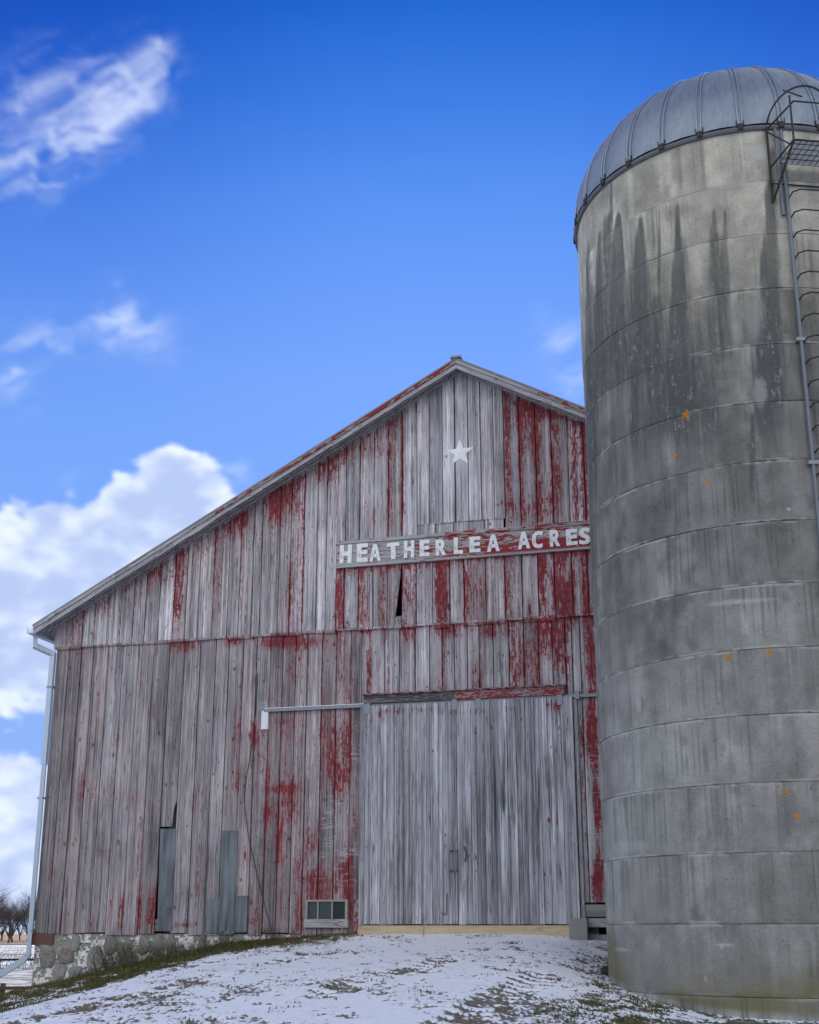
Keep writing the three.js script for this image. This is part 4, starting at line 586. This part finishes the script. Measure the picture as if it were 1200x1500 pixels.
  const rw = 0.50 / SR, rung = (y) => tube([at(pa, y - 0.03, SR - 0.02), at(pa + 0.012, y + 0.012, SR + 0.11), at(pa + 0.05, y + 0.03, SR + 0.15), at(pa + rw - 0.05, y + 0.03, SR + 0.15), at(pa + rw - 0.012, y + 0.012, SR + 0.11), at(pa + rw, y - 0.03, SR - 0.02)], 0.011, 6);
  for (let i = 0; i < 34; i++) { const y = yTop - i * pitchY; if (y < EYE) break; part('ladder_rung', rung(y), iron, silo); }
  // fill pipe beside the ladder, in lengths with collars
  const [pp] = onSilo(1156, 338), [, c1] = onSilo(1168, 500), [, c2] = onSilo(1187, 680), [, c3] = onSilo(1198, 868), pipeM = std(0.16, 0.18, 0.21, 0.55, { metalness: 0.5 });
  const ys = [RIM - 0.05, c1, c2, c3, c3 - 2.1, c3 - 4.2, EYE + 0.1];
  for (let i = 0; i + 1 < ys.length; i++) part('pipe_length', tube([at(pp, ys[i], SR + 0.05), at(pp, ys[i + 1] + 0.01, SR + 0.05)], 0.025, 10), pipeM, silo);
  for (let i = 1; i + 1 < ys.length; i++) { const g = new THREE.BoxGeometry(0.13, 0.045, 0.08); const m = part('pipe_collar', g, galv, silo); m.position.set(...at(pp, ys[i], SR + 0.04)); m.rotation.y = pp; }
  part('pipe_length', tube([at(pp - 0.03, RIM - 0.02, SR + 0.045), at(pp - 0.028, onSilo(1155, 318)[1], SR + 0.045)], 0.022, 8), pipeM, silo);
  // hatch platform with hooped rail at the head of the ladder
  const pf = new THREE.Group(); pf.name = 'hatch_platform'; silo.add(pf);
  const pC = pa + rw * 0.5, hw = 0.46, yP = RIM - 0.62, fr = p => { const s = Math.sin(pC), c = Math.cos(pC); return [p[0] * c + p[2] * s, p[1], -p[0] * s + p[2] * c]; };   // x across, z out of the wall, at the ladder
  const Lp = (x, y, z) => fr([x, y, z]), bar = (pts, r = 0.018, sm = false, n) => part('platform_bar', tube(pts.map(p => Lp(...p)), r * 0.75, 6, sm, n), iron, pf);
  const zo = SR + 0.62, zi = SR - 0.02;
  for (const s of [-1, 1]) {
    bar([[s * hw, RIM + 0.02, zi], [s * hw, RIM - 1.14, zi]], 0.022); bar([[s * hw, RIM - 1.14, zi], [s * (hw - 0.05), yP, zo]], 0.022); bar([[s * (hw - 0.05), yP, zo], [s * (hw - 0.05), RIM + 0.05, zo]], 0.018); bar([[s * hw, RIM - 0.05, zi], [s * (hw - 0.05), yP, zo - 0.1]], 0.014); bar([[s * (hw - 0.22), RIM + 0.05, zo], [s * (hw - 0.12), RIM + 0.36, zi + 0.35]], 0.014);
    bar([[s * hw, yP, zi], [s * (hw - 0.05), yP, zo]], 0.016);
  }
  { const a = []; for (let i = 0; i <= 16; i++) { const t = i / 16 * Math.PI; a.push([hw * Math.cos(t), RIM + 0.06 + 0.40 * Math.sin(t), zi + 0.32 * Math.sin(t) + 0.03]); } bar(a, 0.018, true, 32); }
  bar([[-hw, RIM - 0.03, zi + 0.05], [-hw + 0.1, RIM - 0.03, zo], [hw - 0.1, RIM - 0.03, zo], [hw, RIM - 0.03, zi + 0.05]], 0.016); bar([[-hw + 0.05, yP, zo], [hw - 0.05, yP, zo]], 0.018);
  const gs = []; for (let i = 0; i <= 9; i++) { const x = mix(-hw + 0.09, hw - 0.09, i / 9); gs.push(tube([Lp(x, yP + 0.012, zi + 0.1), Lp(x, yP + 0.012, zo)], 0.005, 4)); } for (let i = 0; i <= 5; i++) { const z = mix(zi + 0.1, zo, i / 5); gs.push(tube([Lp(-hw + 0.09, yP + 0.016, z), Lp(hw - 0.09, yP + 0.016, z)], 0.005, 4)); }
  part('floor_mesh', mergeGeometries(gs), iron, pf);
  { const g = box(-hw + 0.10, hw - 0.10, yP + 0.024, yP + 0.032, zi + 0.11, zo - 0.01); g.rotateY(pC); part('floor_sheet', g, std(0.62, 0.66, 0.70, 0.5), pf); }
  bar([[-hw - 0.04, RIM - 0.88, SR + 0.02], [hw + 0.04, RIM - 0.88, SR + 0.02]], 0.016);
}
// ---------------------------------------------------------------- things on the ground
const setOn = (o, X, Z, dy = 0) => { o.position.set(X, gSmooth(X, Z) + dy, -Z); return o; };
const wallXZ = (u, d) => { const c = 1 / HY, s = K / HY; return [u * c + d * s, Z0 + u * s - d * c]; };
{ const b = new THREE.Mesh(box(-0.14, 0.14, -0.12, 0.24, -0.12, 0.12), std(0.30, 0.31, 0.30, 0.95, { bumpMap: siB, bumpScale: 0.01 })); b.name = 'concrete_block'; scene.add(b); tag(b, 'grey concrete block at the right end of the door sill', 'block'); const [u, y] = W(847.5, 1360, 0.2), [X, Z] = wallXZ(u, 0.2); b.position.set(X, W(847.5, 1368, .2)[1], -Z); b.rotation.y = TURN + 0.08; }
{ const g = new THREE.IcosahedronGeometry(0.13, 3), p = g.attributes.position; for (let i = 0; i < p.count; i++) { const m = 0.75 + 0.5 * fbm(p.getX(i) * 8 + 9, p.getY(i) * 8 + p.getZ(i) * 5 + 20, 3); p.setXYZ(i, p.getX(i) * m * 1.1, p.getY(i) * m * 0.9, p.getZ(i) * m); } g.computeVertexNormals(); const r = new THREE.Mesh(g, std(0.03, 0.028, 0.026, 0.95)); r.name = 'dark_stone'; scene.add(r); tag(r, 'dark stone lying in the snow against the foot of the silo', 'stone'); setOn(r, 2.72, 17.35, 0.05); }
{ const b = new THREE.Mesh(sw(box(-0.30, 0.30, -0.05, 0.05, -0.06, 0.06)), wood); b.name = 'timber_offcut'; scene.add(b); tag(b, 'short timber offcut in the grass below the concrete block', 'timber'); const [u] = W(868, 1376, 0.3), [X, Z] = wallXZ(u, 0.35); setOn(b, X, Z, 0.04); b.rotation.y = TURN - 0.25; }
// grass
const GR = rng(313);
function tuft(h, n, spread, r) { const pos = []; for (let i = 0; i < n; i++) { const a = r() * 6.283, x0 = (r() - 0.5) * spread, z0 = (r() - 0.5) * spread, l = h * (0.5 + 0.6 * r()), b = l * (0.35 + 0.7 * r()), w = 0.0035 + 0.003 * r(), ca = Math.cos(a), sa2 = Math.sin(a), tx = -sa2 * w, tz = ca * w; const m = [x0 + ca * b * 0.35, l * 0.62, z0 + sa2 * b * 0.35], t = [x0 + ca * b, l * (0.75 + 0.2 * r()), z0 + sa2 * b]; pos.push(x0 - tx, -0.02, z0 - tz, x0 + tx, -0.02, z0 + tz, m[0] + tx * 0.8, m[1], m[2] + tz * 0.8, x0 - tx, -0.02, z0 - tz, m[0] + tx * 0.8, m[1], m[2] + tz * 0.8, m[0] - tx * 0.8, m[1], m[2] - tz * 0.8, m[0] - tx * 0.8, m[1], m[2] - tz * 0.8, m[0] + tx * 0.8, m[1], m[2] + tz * 0.8, ...t); } return geoFrom(pos); }
function scatter(name, label, geo, mat, spots) { const im = new THREE.InstancedMesh(geo, mat, spots.length), o = new THREE.Object3D(), c = new THREE.Color(); spots.forEach(([X, y, Z, s, r, g, b], i) => { o.position.set(X, y, -Z); o.rotation.set((GR() - 0.5) * 0.3, GR() * 6.283, (GR() - 0.5) * 0.3); o.scale.set(s, s * (0.8 + 0.4 * GR()), s); o.updateMatrix(); im.setMatrixAt(i, o.matrix); im.setColorAt(i, c.setRGB(r, g, b)); }); im.name = name; im.userData.kind = 'stuff'; im.userData.label = label; im.userData.category = 'grass'; scene.add(im); }
const blade = new THREE.MeshStandardMaterial({ roughness: 0.9, side: THREE.DoubleSide });
{ const short = [], bank = [];
  for (let i = 0; i < 140000 && short.length < 26000; i++) {
    const u = -9.5 + 14 * GR(), d = 0.1 + 11 * GR(), [X, Z] = wallXZ(u, d); if (Math.hypot(X - SX, Z - SZ) < SR + 0.05) continue;
    const [s, dr] = cover(X, Z); if (s > 0.6 && GR() > 0.03) continue; if (u > 2.2 && GR() > 0.45) continue; if (dr > 0.5 && GR() > 0.05) continue;
    const k = GR(), y = GR() < 0.5; short.push([X, groundY(X, Z), Z, 0.6 + 0.6 * k, ...(y ? [0.12 + 0.06 * k, 0.095 + 0.045 * k, 0.05] : [0.035 + 0.03 * k, 0.05 + 0.035 * k, 0.02])]);
  }
  scatter('grass', 'short green and straw grass showing through the snow', tuft(0.022, 16, 0.24, GR), blade, short);
  for (let i = 0; i < 9000; i++) { const u = -7.4 + 6.6 * GR(), d = 0.04 + 1.9 * GR() * GR(), [X, Z] = wallXZ(u, d), k = GR(), lush = sst(-6.6, -4.2, u) * sst(-2.0, -3.4, u), dry = GR() < mix(0.75, 0.30, lush); if (GR() > 0.35 + 0.65 * lush) continue; bank.push([X, groundY(X, Z), Z, (0.32 + 0.5 * lush) * (0.5 + 0.6 * k), ...(dry ? [0.085 + 0.07 * k, 0.062 + 0.05 * k, 0.035] : [0.028 + 0.03 * k, 0.055 + 0.04 * k, 0.02])]); }
  scatter('bank_grass', 'long dark grass growing along the foot of the stone foundation', tuft(0.24, 8, 0.14, GR), blade, bank);
}
// dead weeds and bare bushes: stems that fork
function branching(seed, h, depth, spread, r0, per = 3, up = 0.5) {
  const r = rng(seed), gs = [];
  const seg = (a, b, ra, rb) => { const c = new THREE.CylinderGeometry(rb, ra, 1, ra > 0.03 ? 7 : 4, 1, true), d = b.clone().sub(a), l = d.length(); c.scale(1, l, 1); c.applyQuaternion(new THREE.Quaternion().setFromUnitVectors(new THREE.Vector3(0, 1, 0), d.normalize())); c.translate((a.x + b.x) / 2, (a.y + b.y) / 2, (a.z + b.z) / 2); gs.push(c); };
  const grow = (p, dir, len, rad, lv) => { let q = p.clone(), d = dir.clone(); const n = lv > 1 ? 3 : 2; for (let i = 0; i < n; i++) { d.add(new THREE.Vector3((r() - 0.5) * 0.35, (r() - 0.3) * 0.2, (r() - 0.5) * 0.35)).normalize(); const e = q.clone().addScaledVector(d, len / n), ra = rad * (1 - 0.4 * i / n), rb = rad * (1 - 0.4 * (i + 1) / n); seg(q, e, ra, rb); q = e; if (lv > 0 && (i > 0 || lv < depth)) { const k = i === n - 1 ? per : Math.floor(per * 0.6 + r()); for (let m = 0; m < k; m++) { const a = r() * 6.283, o = new THREE.Vector3(Math.cos(a), 0, Math.sin(a)).multiplyScalar(spread * (0.6 + 0.6 * r())); grow(q, d.clone().multiplyScalar(up + 0.4).add(o).add(new THREE.Vector3(0, 0.2, 0)).normalize(), len * (0.55 + 0.25 * r()), rb * (0.45 + 0.2 * r()), lv - 1); } } } };
  return { gs, grow, make(list) { gs.length = 0; list(); return mergeGeometries(gs); } };
}
const twig = std(0.065, 0.05, 0.042, 0.95), bark = std(0.075, 0.062, 0.055, 0.95), weedMs = [std(0.085, 0.06, 0.045, 0.95), std(0.05, 0.055, 0.03, 0.95), std(0.15, 0.12, 0.075, 0.95)];
const V3 = (x, y, z) => new THREE.Vector3(x, y, z);
{ const made = [0, 1, 2].map(k => { const b = branching(700 + k, 0.5, 2, 0.9, 0.006, 3, 0.5); return b.make(() => { for (let i = 0; i < 13; i++) { const a = i * 2.4; b.grow(V3(0.12 * Math.cos(a) * (i % 3), -0.03, 0.12 * Math.sin(a) * (i % 3)), V3(0.45 * Math.cos(a), 1, 0.45 * Math.sin(a)).normalize(), 0.22, 0.006, 2); } }); });
  [[168, 1.0], [188, 1.5], [205, 1.3], [245, 1.0], [270, .8], [300, .8], [330, .8], [110, .6], [78, .6], [135, .7], [402, .7]].forEach(([px, s], i) => { const [u] = W(px, 1400), [X, Z] = wallXZ(u, 0.22 + 0.1 * (i % 3)); const m = new THREE.Mesh(made[i % 3], weedMs[(i * 5 + 1) % 3]); m.name = numbered('weed_clump'); m.scale.setScalar(s); m.rotation.y = i * 1.7; scene.add(setOn(m, X, Z, 0.0)); tag(m, ['brittle brown weed clump against the stone foundation', 'dark greenish weed clump against the stone foundation', 'straw coloured weed clump against the stone foundation'][(i * 5 + 1) % 3], 'weed', 'dead weeds along the foundation'); }); }
// far left: lower yard, rails, field, hedge and trees
{ const gate = thing('yard_gate', 'dark low rail gate in the yard below the barn corner', 'gate'), X = -9.25, Z = 29, y = gSmooth(X, Z) + 0.0; gate.position.set(X, EYE - 0.052 * Z - 0.30, -Z);
  const gy = 0, m = rust; for (const x of [-0.75, 0.15, 0.9]) part('post', box(x - 0.05, x + 0.05, -2.2, 0.62, -0.05, 0.05), m, gate);
  for (const h of [0.02, 0.28, 0.52]) part('rail', box(-0.70, 0.85, h - 0.035, h + 0.035, 0.06, 0.11), m, gate); }
const flat = (name, label, X0, X1, Za, Zb, lift, mat, seg = 60) => { const pos = [], uv = [], idx = []; for (let j = 0; j <= 8; j++) for (let i = 0; i <= seg; i++) { const X = mix(X0, X1, i / seg), Z = mix(Za, Zb, j / 8); pos.push(X, gSmooth(X, Z) + lift, -Z); uv.push(X / 40, Z / 40); } for (let j = 0; j < 8; j++) for (let i = 0; i < seg; i++) { const a = j * (seg + 1) + i; idx.push(a, a + 1, a + seg + 2, a, a + seg + 2, a + seg + 1); } const g = new THREE.BufferGeometry(); g.setAttribute('position', new THREE.Float32BufferAttribute(pos, 3)); g.setAttribute('uv', new THREE.Float32BufferAttribute(uv, 2)); g.setIndex(idx); g.computeVertexNormals(); const m = new THREE.Mesh(g, mat); m.name = name; m.userData.kind = 'structure'; m.userData.label = label; scene.add(m); };
const [fc] = paintTex(512, 512, (i, j, o) => { const n = fbm(i / 32, j / 32, 4), f = n2(i / 3, j / 9); const v = 0.30 + 0.14 * (n - 0.5) + 0.1 * (f - 0.5); o[0] = v * 1.15; o[1] = v * 0.82; o[2] = v * 0.5; });
const [sc2] = paintTex(512, 512, (i, j, o) => { const n = fbm(i / 24, j / 24, 4), s = sst(0.60, 0.54, n); o[0] = mix(0.2, 0.82, s); o[1] = mix(0.17, 0.83, s); o[2] = mix(0.12, 0.85, s); });
flat('stubble_field', 'tan stubble field in front of the distant trees', -420, 200, 230, 620, 0.25, new THREE.MeshStandardMaterial({ map: fc, roughness: 1 }));
flat('snow_field', 'open snow covered field beyond the yard', -300, 120, 128, 226, 0.2, new THREE.MeshStandardMaterial({ map: sc2, roughness: 1 }));
flat('yard_ground', 'trodden grey gravel of the lower yard with traces of snow', -120, -8.6, 32, 104, 0.1, new THREE.MeshStandardMaterial({ map: (() => { const [c] = paintTex(512, 512, (i, j, o) => { const n = fbm(i / 10, j / 14, 4), s = sst(0.55, 0.42, n), g = 0.16 + 0.06 * n2(i / 2, j / 2); o[0] = mix(g, 0.52, s); o[1] = mix(g * 0.95, 0.52, s); o[2] = mix(g * 0.9, 0.53, s); }); return c; })(), roughness: 1 }));
{ // bare trees of the far hedge, each its own, and a nearer one whose twigs reach into view
  const kinds = [0, 1, 2, 3].map(k => { const b = branching(900 + k, 6, 3, 0.75, 0.12, 3, 0.55), trunk = b.make(() => { const q = V3(0, 0, 0); b.grow(q, V3(0.05, 1, 0), 1.6, 0.15, 0); }), crown = b.make(() => { for (let i = 0; i < 7; i++) { const a = i * 2.2 + k; b.grow(V3(0, 1.0 + 0.1 * i, 0), V3(0.6 * Math.cos(a), 1, 0.6 * Math.sin(a)).normalize(), 2.0, 0.075, 3); } }); return [trunk, crown]; });
  const tree = (k, X, Z, s, label, group, name = 'bare_tree') => { const t = thing(name, label, 'tree', group), [tr, cr] = kinds[k % 4]; part('trunk', tr, bark, t); part('crown', cr, twig, t); setOn(t, X, Z, -0.1); t.scale.set(s * 1.15, s, s * 1.15); t.rotation.y = k * 1.3; return t; };
  const HR = rng(5); for (let i = 0; i < 16; i++) { const Z = 250 + 60 * HR(), px = -60 + 10 * i + 6 * HR(), r = ray(px, 1350); tree(i, r[0] / r[2] * Z, Z, 1.1 + 1.2 * HR(), 'leafless grey tree in the hedge line behind the stubble field', 'trees of the far hedge'); }
  const r = ray(-140, 1330), Z = 46; tree(1, r[0] / r[2] * Z, Z, 1.12, 'leafless tree standing in the lower yard, its twigs against the sky', undefined, 'yard_tree');
  const bushes = [0, 1].map(k => { const b = branching(60 + k, 1, 2, 0.9, 0.015, 3, 0.5); return b.make(() => { for (let i = 0; i < 8; i++) { const a = i * 2.4; b.grow(V3(0.2 * Math.cos(a), 0, 0.2 * Math.sin(a)), V3(0.5 * Math.cos(a), 1, 0.5 * Math.sin(a)).normalize(), 0.8, 0.018, 2); } }); });
  [[8, 96, 1.0], [24, 100, 1.2], [40, 98, .9], [-6, 101, 1.1], [54, 99, 1.0], [34, 42, .8], [12, 40, .55], [44, 46, .7]].forEach(([px, Z2, s], i) => { const q = ray(px, 1400); const m = new THREE.Mesh(bushes[i % 2], twig); m.name = numbered('bare_bush'); m.scale.setScalar(s); m.rotation.y = i; scene.add(setOn(m, q[0] / q[2] * Z2, Z2, 0)); tag(m, i < 5 ? 'low leafless bush on the line between the yard and the snow field' : 'thin leafless bush in the grey yard below the barn', 'bush', i < 5 ? 'bushes at the field edge' : 'bushes in the yard'); });
}
scene.traverse(o => { if (o.isMesh) { o.castShadow = true; o.receiveShadow = true; } });
renderer.render(scene, camera);
